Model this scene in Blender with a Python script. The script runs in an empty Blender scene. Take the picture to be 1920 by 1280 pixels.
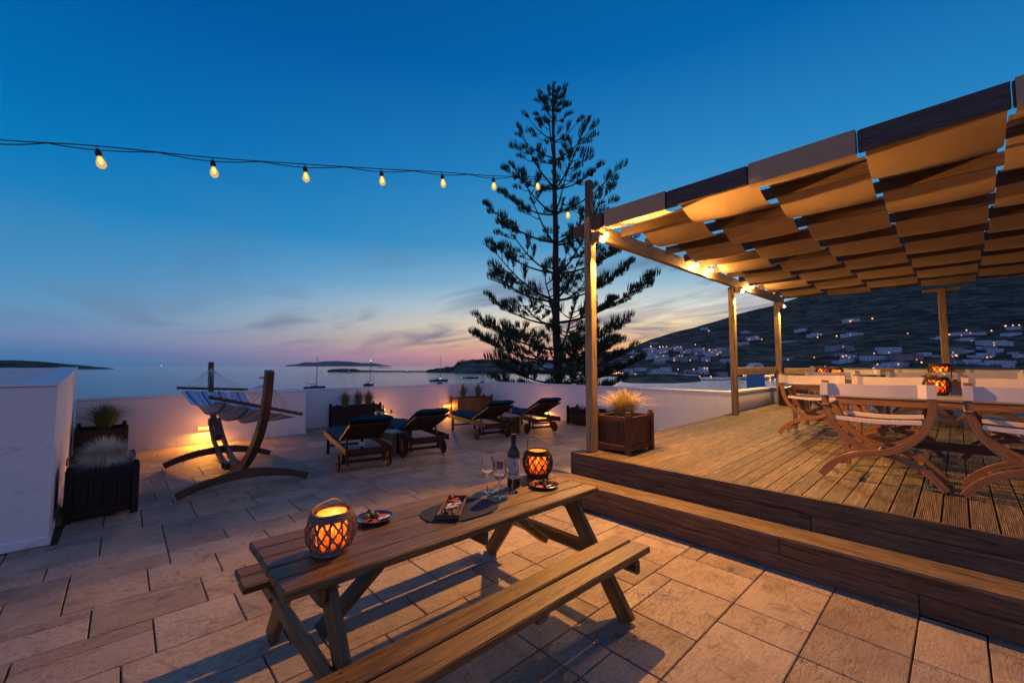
import bpy, bmesh, math, random
from mathutils import Vector, Matrix, noise
random.seed(7)
C = bpy.context.scene.collection
sc = bpy.context.scene
R = math.radians
PI = math.pi
rnd = random.uniform

# ---------------------------------------------------------------- camera
YAW, PITCH, EYE = R(47.04237), R(3.38373), 1.66
cam = bpy.data.cameras.new('camera'); cam_o = bpy.data.objects.new('camera', cam); C.objects.link(cam_o)
cam.sensor_width = 36; cam.lens = 778 / 1920 * 36; cam.clip_start = .05; cam.clip_end = 60000
F3 = Vector((math.cos(YAW) * math.cos(PITCH), math.sin(YAW) * math.cos(PITCH), math.sin(PITCH)))
R3 = Vector((math.sin(YAW), -math.cos(YAW), 0)); U3 = R3.cross(F3)
M = Matrix((R3, U3, -F3)).transposed().to_4x4(); M.translation = (0, 0, EYE)
cam_o.matrix_world = M; sc.camera = cam_o
FH = Vector((math.cos(YAW), math.sin(YAW), 0))

def far(px, depth, z=0.0):
    """a place `depth` metres out in the bearing of photo column px"""
    p = FH * depth + R3 * (depth * (px - 960) / 778); p.z = z
    return p

def lin(h):
    h = h.lstrip('#'); c = [int(h[i:i + 2], 16) / 255 for i in (0, 2, 4)]
    return tuple(((x / 12.92) if x <= .04045 else ((x + .055) / 1.055) ** 2.4) for x in c) + (1,)

# ---------------------------------------------------------------- sky
SUNSET = (FH * math.cos(R(21)) + R3 * math.sin(R(21))).normalized()
w = bpy.data.worlds.new('World'); sc.world = w; w.use_nodes = True
nt = w.node_tree; nt.nodes.clear(); N = nt.nodes.new; L = nt.links.new
def wmath(op, a, b=None, c=None, clamp=False):
    n = N('ShaderNodeMath'); n.operation = op; n.use_clamp = clamp
    for i, x in enumerate((a, b, c)):
        if x is None: continue
        if isinstance(x, (int, float)): n.inputs[i].default_value = x
        else: L(x, n.inputs[i])
    return n.outputs[0]
def wramp(fac, stops):
    n = N('ShaderNodeValToRGB'); e = n.color_ramp.elements
    while len(e) < len(stops): e.new(.5)
    for s, (p, c) in zip(e, stops): s.position = p; s.color = lin(c)
    L(fac, n.inputs[0]); return n.outputs[0]
def wmix(fac, a, b):
    n = N('ShaderNodeMix'); n.data_type = 'RGBA'
    if isinstance(fac, (int, float)): n.inputs[0].default_value = fac
    else: L(fac, n.inputs[0])
    for i, x in ((6, a), (7, b)):
        if isinstance(x, tuple): n.inputs[i].default_value = x
        else: L(x, n.inputs[i])
    return n.outputs[2]
tc = N('ShaderNodeTexCoord'); nrm = N('ShaderNodeVectorMath'); nrm.operation = 'NORMALIZE'; L(tc.outputs['Generated'], nrm.inputs[0])
sep = N('ShaderNodeSeparateXYZ'); L(nrm.outputs[0], sep.inputs[0]); Z = sep.outputs[2]
hv = N('ShaderNodeCombineXYZ'); L(sep.outputs[0], hv.inputs[0]); L(sep.outputs[1], hv.inputs[1])
hn = N('ShaderNodeVectorMath'); hn.operation = 'NORMALIZE'; L(hv.outputs[0], hn.inputs[0])
dt = N('ShaderNodeVectorMath'); dt.operation = 'DOT_PRODUCT'; L(hn.outputs[0], dt.inputs[0]); dt.inputs[1].default_value = SUNSET
cosa = dt.outputs['Value']
far_c = wramp(Z, [(0, '#3079ac'), (.02, '#4d7db0'), (.05, '#6f8ab6'), (.09, '#6296be'), (.16, '#4292c6'), (.28, '#0c7fbe'), (.42, '#006cb2'), (.58, '#0057a0'), (.75, '#054586'), (1, '#053670')])
glow_c = wramp(Z, [(0, '#d58a88'), (.022, '#ffa284'), (.05, '#ffc184'), (.09, '#ffe0b0'), (.135, '#dcdcd2'), (.19, '#97bdd2'), (.28, '#4f9ac8'), (.42, '#2b86c2'), (.6, '#0465ac'), (1, '#053670')])
back_c = wramp(Z, [(0, '#8f84b0'), (.08, '#b8a0c6'), (.2, '#b4a4ce'), (.4, '#8f98cc'), (.7, '#3e6cb2'), (1, '#063e7a')])
m1 = wmath('POWER', wmath('MULTIPLY_ADD', cosa, 1 / .75, -.25 / .75, True), 2.1)
m2 = wmath('MULTIPLY_ADD', cosa, -1.0, 0.0, True)
sky = wmix(m2, wmix(m1, far_c, glow_c), back_c)
# thin evening clouds low over the sea
den = wmath('ADD', Z, .07)
cv = N('ShaderNodeCombineXYZ'); L(wmath('DIVIDE', sep.outputs[0], den), cv.inputs[0]); L(wmath('DIVIDE', sep.outputs[1], den), cv.inputs[1]); cv.inputs[2].default_value = 3.3
mp = N('ShaderNodeMapping'); mp.inputs['Rotation'].default_value = (0, 0, -YAW + R(8)); mp.inputs['Scale'].default_value = (1.25, .55, 1); L(cv.outputs[0], mp.inputs[0])
ns = N('ShaderNodeTexNoise'); ns.inputs['Scale'].default_value = .55; ns.inputs['Detail'].default_value = 8; ns.inputs['Roughness'].default_value = .58; ns.inputs['Distortion'].default_value = .7; L(mp.outputs[0], ns.inputs[0])
band = wmath('MULTIPLY', wmath('MULTIPLY_ADD', Z, 1 / .05, -.012 / .05, True), wmath('MULTIPLY_ADD', Z, -1 / .16, .36 / .16, True))
azm = wmath('MULTIPLY_ADD', cosa, 1 / .8, -.15 / .8, True)
cl = wmath('MULTIPLY', wmath('MULTIPLY', wmath('MULTIPLY_ADD', ns.outputs[0], 1 / .16, -.455 / .16, True), band), azm)
cloud_c = wramp(Z, [(0, '#6a5a7c'), (.06, '#64678a'), (.2, '#5c7898'), (.4, '#4f7ea8')])
sky = wmix(wmath('MULTIPLY', cl, .85), sky, cloud_c)
below = wmath('MULTIPLY', Z, -30, None, True)
sky = wmix(below, sky, lin('#1c3c5c'))
bg = N('ShaderNodeBackground'); L(sky, bg.inputs[0]); bg.inputs[1].default_value = 1.0
wo = N('ShaderNodeOutputWorld'); L(bg.outputs[0], wo.inputs[0])

# the last of the sun: a very weak, very soft lamp from the afterglow
sun = bpy.data.lights.new('sun', 'SUN'); sun.energy = .36; sun.angle = R(45); sun.color = (.95, .74, .80)
sun_o = bpy.data.objects.new('sun', sun); C.objects.link(sun_o)
sun_o.rotation_euler = (-(SUNSET + Vector((0, 0, .16)))).to_track_quat('-Z', 'Y').to_euler()
sc.view_settings.view_transform = 'Standard'; sc.view_settings.look = 'None'
sc.view_settings.exposure = 0; sc.view_settings.gamma = 1; sc.view_settings.use_curve_mapping = False
cy = sc.cycles; cy.max_bounces = 7; cy.diffuse_bounces = 3; cy.glossy_bounces = 4; cy.transmission_bounces = 7
cy.transparent_max_bounces = 10; cy.sample_clamp_indirect = 3; cy.sample_clamp_direct = 0; cy.caustics_reflective = False; cy.caustics_refractive = False
cy.use_denoising = True

# ---------------------------------------------------------------- materials
class NT:
    def __init__(s, name):
        s.m = bpy.data.materials.new(name); s.m.use_nodes = True; s.t = s.m.node_tree
        s.b = s.t.nodes['Principled BSDF']; s.out = s.t.nodes['Material Output']
    def n(s, t, **k):
        x = s.t.nodes.new(t)
        for a, b in k.items(): setattr(x, a, b)
        return x
    def l(s, a, b): s.t.links.new(a, b)
    def setin(s, node, key, v):
        if isinstance(v, bpy.types.NodeSocket): s.l(v, node.inputs[key])
        else: node.inputs[key].default_value = v
    def math(s, op, a, b=None, c=None, clamp=False):
        x = s.n('ShaderNodeMath', operation=op, use_clamp=clamp)
        for i, v in enumerate((a, b, c)):
            if v is not None: s.setin(x, i, v)
        return x.outputs[0]
    def mix(s, f, a, b, mode='MIX'):
        x = s.n('ShaderNodeMix', data_type='RGBA', blend_type=mode)
        s.setin(x, 0, f); s.setin(x, 6, a); s.setin(x, 7, b); return x.outputs[2]
    def mapping(s, v, scale=(1, 1, 1), loc=None, rot=None):
        x = s.n('ShaderNodeMapping'); s.l(v, x.inputs[0]); x.inputs['Scale'].default_value = scale
        if loc is not None: s.setin(x, 'Location', loc)
        if rot is not None: x.inputs['Rotation'].default_value = rot
        return x.outputs[0]
    def noise(s, v, sc_=5, det=4, ro=.5, dist=0):
        x = s.n('ShaderNodeTexNoise')
        if v is not None: s.l(v, x.inputs['Vector'])
        x.inputs['Scale'].default_value = sc_; x.inputs['Detail'].default_value = det; x.inputs['Roughness'].default_value = ro; x.inputs['Distortion'].default_value = dist
        return x.outputs[0]
    def ramp(s, f, stops):
        x = s.n('ShaderNodeValToRGB'); e = x.color_ramp.elements
        while len(e) < len(stops): e.new(.5)
        for q, (p, c) in zip(e, stops): q.position = p; q.color = tuple(c[:3]) + (1,)
        s.l(f, x.inputs[0]); return x.outputs[0]
    def bump(s, h, strength=.3, dist=.01):
        x = s.n('ShaderNodeBump'); x.inputs['Strength'].default_value = strength; x.inputs['Distance'].default_value = dist
        s.l(h, x.inputs['Height']); s.l(x.outputs[0], s.b.inputs['Normal']); return x
    def rand(s): return s.n('ShaderNodeObjectInfo').outputs['Random']
    def geo(s): return s.n('ShaderNodeNewGeometry').outputs['Position']

def wood(name, c1, c2, rough=.6, grooves=0, knots=True, bump=.35, vary=.35, worn=None, scale=1.0, spec=.3, streak=1.0):
    t = NT(name); uv = t.n('ShaderNodeUVMap').outputs[0]; r = t.rand()
    off = t.n('ShaderNodeCombineXYZ'); t.l(t.math('MULTIPLY', r, 37.0), off.inputs[0]); t.l(t.math('MULTIPLY', r, 91.0), off.inputs[1])
    v0 = t.n('ShaderNodeVectorMath', operation='ADD'); t.l(uv, v0.inputs[0]); t.l(off.outputs[0], v0.inputs[1]); v0 = v0.outputs[0]
    big = t.noise(t.mapping(v0, (1.1 * scale, 13 * scale, 1)), 1.6, 6, .6, 1.6)
    fine = t.noise(t.mapping(v0, (3.5 * scale, 120 * scale, 1)), 1.0, 5, .65, .3)
    col = t.ramp(big, [(.3, c1), (.5, [(a + b) / 2 for a, b in zip(c1, c2)]), (.68, c2)])
    col = t.mix(t.math('MULTIPLY_ADD', fine, 2.6, -.95, True), t.mix(1.0, col, (.34, .31, .28, 1), 'MULTIPLY'), col)
    mid = t.noise(t.mapping(v0, (1.6 * scale, 34 * scale, 1)), 1.2, 6, .7, .9)
    col = t.mix(t.math('MULTIPLY', t.math('MULTIPLY_ADD', mid, 7, -3.7, True), streak), col, t.mix(1.0, col, (.30, .27, .25, 1), 'MULTIPLY'))
    if knots:
        vo = t.n('ShaderNodeTexVoronoi'); t.l(t.mapping(v0, (1.7, 6.5, 1)), vo.inputs['Vector']); vo.inputs['Scale'].default_value = 1
        k = t.math('MULTIPLY_ADD', vo.outputs['Distance'], -14, 1.7, True)
        col = t.mix(t.math('MULTIPLY', k, .75), col, tuple(x * .25 for x in c1[:3]) + (1,))
    if worn:
        wn = t.noise(t.mapping(v0, (2.2, 22, 1)), 1.3, 7, .7, .8)
        col = t.mix(t.math('MULTIPLY_ADD', wn, 7, -3.9, True), col, tuple(worn) + (1,))
    hsv = t.n('ShaderNodeHueSaturation'); t.l(col, hsv.inputs['Color'])
    t.l(t.math('MULTIPLY_ADD', r, vary, 1 - vary / 2), hsv.inputs['Value'])
    t.l(hsv.outputs[0], t.b.inputs['Base Color'])
    t.l(t.math('MULTIPLY_ADD', fine, .25, rough - .12), t.b.inputs['Roughness']); t.b.inputs['Specular IOR Level'].default_value = spec
    h = t.math('MULTIPLY_ADD', mid, -1.2, t.math('MULTIPLY_ADD', big, .5, fine))
    if grooves:
        sp = t.n('ShaderNodeSeparateXYZ'); t.l(uv, sp.inputs[0])
        g = t.math('SINE', t.math('MULTIPLY', sp.outputs[1], 2 * PI / grooves))
        h = t.math('MULTIPLY_ADD', g, .8, h)
    t.bump(h, bump, .004)
    return t.m

def plaster(name, col, rough=.85, stain=.12, bump=.5):
    t = NT(name); p = t.geo()
    n1 = t.noise(p, 1.3, 5, .6); n2 = t.noise(p, 14, 6, .65); n3 = t.noise(t.mapping(p, (3, 3, .5)), 1.6, 4, .6, .6)
    c = t.mix(t.math('MULTIPLY_ADD', n1, 1.8, -.5, True), tuple(x * (1 - stain) for x in col) + (1,), tuple(col) + (1,))
    c = t.mix(t.math('MULTIPLY_ADD', n3, 5, -3.0, True), c, tuple(x * (1 - stain * 1.5) for x in col) + (1,))
    sp = t.n('ShaderNodeSeparateXYZ'); t.l(p, sp.inputs[0]); nd = t.noise(p, 5, 6, .7)
    dirt = t.math('MULTIPLY', t.math('MULTIPLY_ADD', sp.outputs[2], -4.5, 1.0, True), t.math('MULTIPLY_ADD', nd, 5, -2.2, True))
    c = t.mix(t.math('MULTIPLY', dirt, .6), c, (.38, .32, .26, 1))
    mk = t.noise(t.mapping(p, (1, 1, 3)), 3.2, 7, .6, 2.5); c = t.mix(t.math('MULTIPLY', t.math('MULTIPLY_ADD', mk, 14, -8.8, True), .5), c, (.45, .43, .41, 1))
    t.l(c, t.b.inputs['Base Color']); t.b.inputs['Roughness'].default_value = rough; t.b.inputs['Specular IOR Level'].default_value = .2
    t.bump(t.math('MULTIPLY_ADD', n1, 3.5, t.math('MULTIPLY_ADD', mk, .6, t.math('MULTIPLY', n2, .6))), bump * .6, .012)
    return t.m

def plain(name, col, rough=.6, metal=0, spec=.4, nscale=0, vary=.25, bump=0, coat=0):
    t = NT(name); t.b.inputs['Roughness'].default_value = rough; t.b.inputs['Metallic'].default_value = metal
    t.b.inputs['Specular IOR Level'].default_value = spec; t.b.inputs['Coat Weight'].default_value = coat
    n = t.noise(t.n('ShaderNodeTexCoord').outputs['Object'], nscale or 12, 4, .6)
    t.l(t.mix(n, tuple(x * (1 - vary) for x in col) + (1,), tuple(min(1, x * (1 + vary)) for x in col) + (1,)), t.b.inputs['Base Color'])
    if bump: t.bump(n, bump, .003)
    return t.m

def emit(name, col, strength, sampled=True, base=(.8, .6, .4)):
    t = NT(name); t.b.inputs['Base Color'].default_value = tuple(base) + (1,)
    t.b.inputs['Emission Color'].default_value = tuple(col) + (1,); t.b.inputs['Emission Strength'].default_value = strength
    if not sampled: t.m.cycles.emission_sampling = 'NONE'
    return t.m

def fabric(name, col, trans=0, weave=900, rough=.9, vary=.12):
    t = NT(name); uv = t.n('ShaderNodeUVMap').outputs[0]
    p = t.n('ShaderNodeTexCoord').outputs['Object']; n = t.noise(p, 6, 5, .6); n2 = t.noise(t.mapping(uv, (weave, weave, 1)), 1, 1, .5)
    t.l(t.mix(n, tuple(x * (1 - vary) for x in col) + (1,), tuple(min(1, x * (1 + vary)) for x in col) + (1,)), t.b.inputs['Base Color'])
    t.b.inputs['Roughness'].default_value = rough; t.b.inputs['Sheen Weight'].default_value = .15; t.b.inputs['Specular IOR Level'].default_value = .15
    t.bump(t.math('MULTIPLY_ADD', n, 4, n2), .25, .004)
    if trans:
        tr = t.n('ShaderNodeBsdfTranslucent'); tr.inputs[0].default_value = tuple(col) + (1,)
        mx = t.n('ShaderNodeMixShader'); mx.inputs[0].default_value = trans
        t.l(t.b.outputs[0], mx.inputs[1]); t.l(tr.outputs[0], mx.inputs[2]); t.l(mx.outputs[0], t.out.inputs[0])
    return t.m

def glassm(name, col=(1, 1, 1), rough=0.0, ior=1.45):
    t = NT(name); t.b.inputs['Base Color'].default_value = tuple(col) + (1,); t.b.inputs['Transmission Weight'].default_value = 1
    t.b.inputs['Roughness'].default_value = rough; t.b.inputs['IOR'].default_value = ior
    return t.m

def stone():
    t = NT('stamped_stone'); p = t.geo(); r = t.rand()
    off = t.n('ShaderNodeCombineXYZ'); t.l(t.math('MULTIPLY', r, 60), off.inputs[0]); t.l(t.math('MULTIPLY', r, 33), off.inputs[1]); t.l(r, off.inputs[2])
    v = t.n('ShaderNodeVectorMath', operation='ADD'); t.l(p, v.inputs[0]); t.l(off.outputs[0], v.inputs[1]); v = v.outputs[0]
    big = t.noise(v, 1.1, 4, .6, .4); big2 = t.noise(p, .55, 4, .6, .5)
    rip = t.noise(t.mapping(v, (1.0, 4.2, 1), rot=(0, 0, .35)), 7.0, 9, .66, 4.0); fine = t.noise(p, 42, 6, .75)
    col = t.ramp(big, [(.3, (.28, .21, .145)), (.5, (.45, .355, .25)), (.7, (.52, .43, .32))])
    col = t.mix(t.math('MULTIPLY_ADD', big2, 4.5, -1.9, True), col, t.mix(.5, col, (.34, .31, .31, 1)))
    med = t.noise(v, 5.5, 6, .7, 1.2); col = t.mix(t.math('MULTIPLY_ADD', med, 6, -3.2, True), col, t.mix(1.0, col, (.55, .50, .50, 1), 'MULTIPLY')); col = t.mix(t.math('MULTIPLY_ADD', med, -7, 2.75, True), col, (.55, .42, .27, 1))
    msk = t.math('MULTIPLY_ADD', t.noise(v, 1.7, 3, .5, .5), 6, -2.2, True)
    col = t.mix(t.math('MULTIPLY', t.math('MULTIPLY_ADD', rip, -12, 5.5, True), msk), col, t.mix(1.0, col, (.40, .36, .36, 1), 'MULTIPLY'))
    col = t.mix(t.math('MULTIPLY', t.math('MULTIPLY_ADD', fine, 7, -3.6, True), .5), col, t.mix(1.0, col, (.55, .5, .5, 1), 'MULTIPLY'))
    hsv = t.n('ShaderNodeHueSaturation'); t.l(col, hsv.inputs['Color']); t.l(t.math('MULTIPLY_ADD', r, .34, .83), hsv.inputs['Value'])
    t.l(hsv.outputs[0], t.b.inputs['Base Color']); t.l(t.math('MULTIPLY_ADD', big, .25, .5), t.b.inputs['Roughness']); t.b.inputs['Specular IOR Level'].default_value = .35
    t.bump(t.math('MULTIPLY_ADD', rip, 1.6, t.math('MULTIPLY_ADD', fine, .5, big)), .75, .011)
    return t.m

MAT = dict(
    tile=stone(),
    grout=plain('grout', (.11, .08, .062), .95, nscale=9),
    lime=plaster('whitewashed_plaster', (.80, .78, .76), .85, .10),
    cap=plaster('whitewashed_capping', (.82, .81, .80), .8, .06),
    deck=wood('weathered_decking', (.17, .115, .06), (.38, .28, .165), .62, grooves=.0105, bump=.6, vary=.6, worn=(.33, .27, .2)),
    riser=wood('dark_stained_board', (.15, .095, .055), (.28, .18, .11), .6, bump=.4, vary=.3),
    picnic=wood('oiled_pine', (.15, .075, .018), (.38, .205, .058), .45, bump=.6, vary=.3, worn=(.24, .17, .09), spec=.5),
    post=wood('painted_post', (.46, .32, .14), (.62, .46, .22), .6, bump=.4, vary=.15, worn=(.35, .26, .18)),
    raft=wood('rafter_timber', (.15, .095, .055), (.22, .145, .085), .65, bump=.2, vary=.2, streak=.2, knots=False),
    front=wood('peeling_dark_paint', (.10, .085, .085), (.16, .13, .13), .55, knots=False, bump=.6, vary=.1, worn=(.018, .014, .014)),
    plant=wood('planter_wood', (.024, .012, .012), (.048, .024, .021), .5, bump=.3, vary=.35, knots=False),
    plant2=wood('planter_wood_warm', (.13, .055, .026), (.24, .11, .05), .5, bump=.3, vary=.3, knots=False),
    ham=wood('larch_laminate', (.085, .042, .02), (.19, .10, .05), .45, bump=.35, vary=.2, knots=False, spec=.5),
    chair=wood('teak_laminate', (.33, .15, .05), (.50, .26, .10), .4, bump=.2, vary=.15, knots=False, spec=.5, streak=.35),
    loung=wood('shaded_lounger_teak', (.050, .019, .013), (.095, .038, .023), .45, bump=.3, vary=.25, knots=False),  # lounger wood darkened so the backs read as in shadow
    block=wood('rough_crate_wood', (.20, .12, .055), (.33, .21, .10), .7, bump=.5),
    white_wood=wood('whitewashed_top', (.50, .47, .44), (.68, .65, .62), .6, bump=.3, knots=False),
    shade=fabric('shade_canvas', (.56, .40, .245), .30),
    canvas=fabric('natural_canvas', (.74, .66, .58)),
    cushion=plain('navy_cushion', (.004, .050, .085), .9, spec=.1, bump=.2),
    hcloth=None, rope=plain('cotton_rope', (.55, .5, .47), .9),
    black=plain('black_rubber', (.02, .02, .022), .5), iron=plain('dark_iron', (.05, .05, .055), .45, .6),
    steel=plain('brushed_steel', (.5, .5, .5), .3, 1), label=plain('paper_label', (.62, .6, .62), .7, vary=.05),
    wicker=wood('grey_wicker', (.24, .18, .15), (.42, .33, .28), .7, bump=.4, vary=.2, knots=False, scale=3),
    wicker2=wood('dark_wicker', (.06, .03, .018), (.15, .08, .045), .7, bump=.4, vary=.2, knots=False, scale=3),
    glass=glassm('clear_glass'), wine=glassm('green_bottle_glass', (.02, .03, .015), .03), frost=None,
    wax=plain('cream_wax', (.8, .65, .4), .5),
    flame=emit('flame', (1, .55, .12), 60), bulb=emit('bulb_glow', (1, .46, .10), 7.0), bulbglass=None,
    spot=emit('spot_face', (1, .62, .22), 14), wall_lamp=emit('wall_lamp_glow', (1, .42, .05), 5),
    lamp_far=emit('far_lamp', (1, .36, .08), 2.6, False), win_lit=emit('lit_window', (1, .40, .10), 1.5, False), win_warm=emit('tavern_glow', (1, .42, .12), 2.2, False), lamp_white=emit('anchor_light', (1, .85, .7), 3, False),
    slate=plain('slate_mat', (.010, .022, .055), .9, nscale=40, bump=.2), plate=plain('glazed_plate', (.03, .022, .025), .25, coat=.5),
    tray=wood('olive_wood', (.20, .075, .03), (.36, .16, .07), .45, knots=False),
    red=plain('tomato', (.5, .03, .015), .25), olive=plain('green_olive', (.16, .15, .03), .3), dolive=plain('black_olive', (.012, .01, .014), .2),
    cheese=plain('cheese', (.75, .68, .52), .6), meat=plain('cured_meat', (.3, .08, .045), .5, nscale=60, vary=.6), herb=plain('herb_leaf', (.05, .1, .03), .6),
    straw=plain('straw_grass', (.80, .70, .54), .8), ggrass=plain('green_grass', (.15, .19, .06), .75), lamplit=plain('lamplit_grass', (.45, .36, .15), .75), soil=plain('soil', (.04, .03, .022), .95, bump=.5, nscale=40),  # deck planter grass carries the lamp's gold in its colour
    bark=plain('bark', (.05, .032, .022), .9, bump=.6, nscale=8), needle=plain('pine_needles', (.055, .06, .022), .75, nscale=2),
    hull=plain('white_hull', (.55, .55, .55), .35), navy=plain('navy_hull', (.03, .05, .09), .35), mast=plain('mast_metal', (.25, .25, .27), .4, .6),
    house=plain('white_house_wall', (.50, .56, .62), .8, nscale=.3, vary=.12), house2=plain('grey_house_wall', (.30, .31, .32), .8, nscale=.3), housep=plain('mauve_house_wall', (.36, .22, .25), .8, nscale=.3), pane=plain('dark_pane', (.03, .04, .055), .25), shutter=plain('blue_shutter', (.03, .08, .16), .5),
    blue=plaster('blue_wash', (.10, .33, .62), .7, .1), cobble=plain('masonry', (.3, .27, .22), .9),
    wire=plain('black_cable', (.015, .015, .018), .5), salt=plain('salt_stain', (.6, .56, .54), .9, nscale=40),
    dstraw=plain('dried_wreath', (.12, .08, .05), .9),
)
MAT['salt'].diffuse_color = (1, 1, 1, 1)
def mk_frost():
    t = NT('glow_mottled_glass'); t.b.inputs['Base Color'].default_value = (.9, .6, .3, 1); t.b.inputs['Roughness'].default_value = .25
    tr = t.n('ShaderNodeBsdfTranslucent'); n = t.noise(t.mapping(t.n('ShaderNodeTexCoord').outputs['Object'], (45, 45, 16)), 1, 5, .75, 1.5)
    t.l(t.ramp(n, [(.40, (.16, .035, .004)), (.52, (.8, .3, .05)), (.62, (1.0, .68, .26))]), tr.inputs[0])  # mottled tint imitates the candle's uneven glow on the liner
    tp = t.n('ShaderNodeBsdfTransparent'); tp.inputs[0].default_value = (1, .75, .45, 1)
    m0 = t.n('ShaderNodeMixShader'); m0.inputs[0].default_value = .25; t.l(tr.outputs[0], m0.inputs[1]); t.l(tp.outputs[0], m0.inputs[2])
    mx = t.n('ShaderNodeMixShader'); mx.inputs[0].default_value = .8
    t.l(t.b.outputs[0], mx.inputs[1]); t.l(m0.outputs[0], mx.inputs[2]); t.l(mx.outputs[0], t.out.inputs[0]); return t.m
MAT['frost'] = mk_frost()
def mk_bulbglass():
    t = NT('amber_bulb_glass'); tp = t.n('ShaderNodeBsdfTransparent'); tp.inputs[0].default_value = (1, .86, .6, 1)
    em = t.n('ShaderNodeEmission'); em.inputs[0].default_value = (1, .6, .2, 1); em.inputs[1].default_value = .9
    lw = t.n('ShaderNodeLayerWeight'); lw.inputs[0].default_value = .35
    mx = t.n('ShaderNodeMixShader'); t.l(lw.outputs['Facing'], mx.inputs[0]); t.l(em.outputs[0], mx.inputs[2]); t.l(tp.outputs[0], mx.inputs[1])
    ad = t.n('ShaderNodeMixShader'); ad.inputs[0].default_value = .55; t.l(mx.outputs[0], ad.inputs[1]); t.l(em.outputs[0], ad.inputs[2])
    t.l(ad.outputs[0], t.out.inputs[0]); t.m.cycles.emission_sampling = 'NONE'; return t.m
MAT['bulbglass'] = mk_bulbglass()
def mk_hammock():
    t = NT('striped_hammock_cloth'); uv = t.n('ShaderNodeUVMap').outputs[0]; sp = t.n('ShaderNodeSeparateXYZ'); t.l(uv, sp.inputs[0])
    s = t.math('SINE', t.math('MULTIPLY', sp.outputs[1], 44)); s2 = t.math('SINE', t.math('MULTIPLY', sp.outputs[1], 23))
    c = t.mix(t.math('MULTIPLY_ADD', s, 5, -2.4, True), (.42, .50, .60, 1), (.78, .78, .78, 1))
    c = t.mix(t.math('MULTIPLY_ADD', s2, 6, -4.8, True), c, (.10, .17, .32, 1))
    t.l(c, t.b.inputs['Base Color']); t.b.inputs['Roughness'].default_value = .9; return t.m
MAT['hcloth'] = mk_hammock()
def mk_land():
    t = NT('scrub_hillside'); p = t.geo(); n = t.noise(t.mapping(p, (.02, .02, .09)), 1, 8, .65, 1.0); n2 = t.noise(t.mapping(p, (.004, .004, .012)), 1, 5, .6); n3 = t.noise(p, .25, 5, .75)
    sp = t.n('ShaderNodeSeparateXYZ'); t.l(p, sp.inputs[0])
    ln = t.math('SINE', t.math('MULTIPLY_ADD', n2, 60, t.math('MULTIPLY', sp.outputs[2], .75)))
    c = t.ramp(n, [(.40, (.022, .023, .016)), (.5, (.08, .066, .04)), (.62, (.22, .17, .105))])
    c = t.mix(t.math('MULTIPLY', t.math('MULTIPLY_ADD', ln, 5, -4.0, True), .6), c, (.22, .19, .14, 1))
    c = t.mix(t.math('MULTIPLY_ADD', n3, 8, -4.3, True), c, (.014, .02, .012, 1))
    t.l(c, t.b.inputs['Base Color']); t.b.inputs['Roughness'].default_value = .95; t.b.inputs['Specular IOR Level'].default_value = .05
    t.bump(n3, .6, 1.5); return t.m
MAT['land'] = mk_land()
MAT['rock'] = plain('island_rock', (.10, .10, .10), .95, nscale=.002)
def mk_sea():
    t = NT('calm_sea_water'); p = t.geo(); t.b.inputs['Base Color'].default_value = (.05, .12, .15, 1); t.b.inputs['Roughness'].default_value = .12
    t.b.inputs['IOR'].default_value = 1.33; t.b.inputs['Specular IOR Level'].default_value = .9
    a = t.noise(t.mapping(p, (.22, .5, .3), rot=(0, 0, YAW)), 1, 6, .62, .4); b = t.noise(p, 2.2, 3, .6); c = t.noise(t.mapping(p, (.006, .03, 1), rot=(0, 0, YAW)), 1, 4, .6)
    t.l(t.math('MULTIPLY_ADD', c, .16, .01), t.b.inputs['Roughness'])
    t.bump(t.math('MULTIPLY_ADD', b, .3, a), .6, .6); return t.m
MAT['sea'] = mk_sea()

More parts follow.
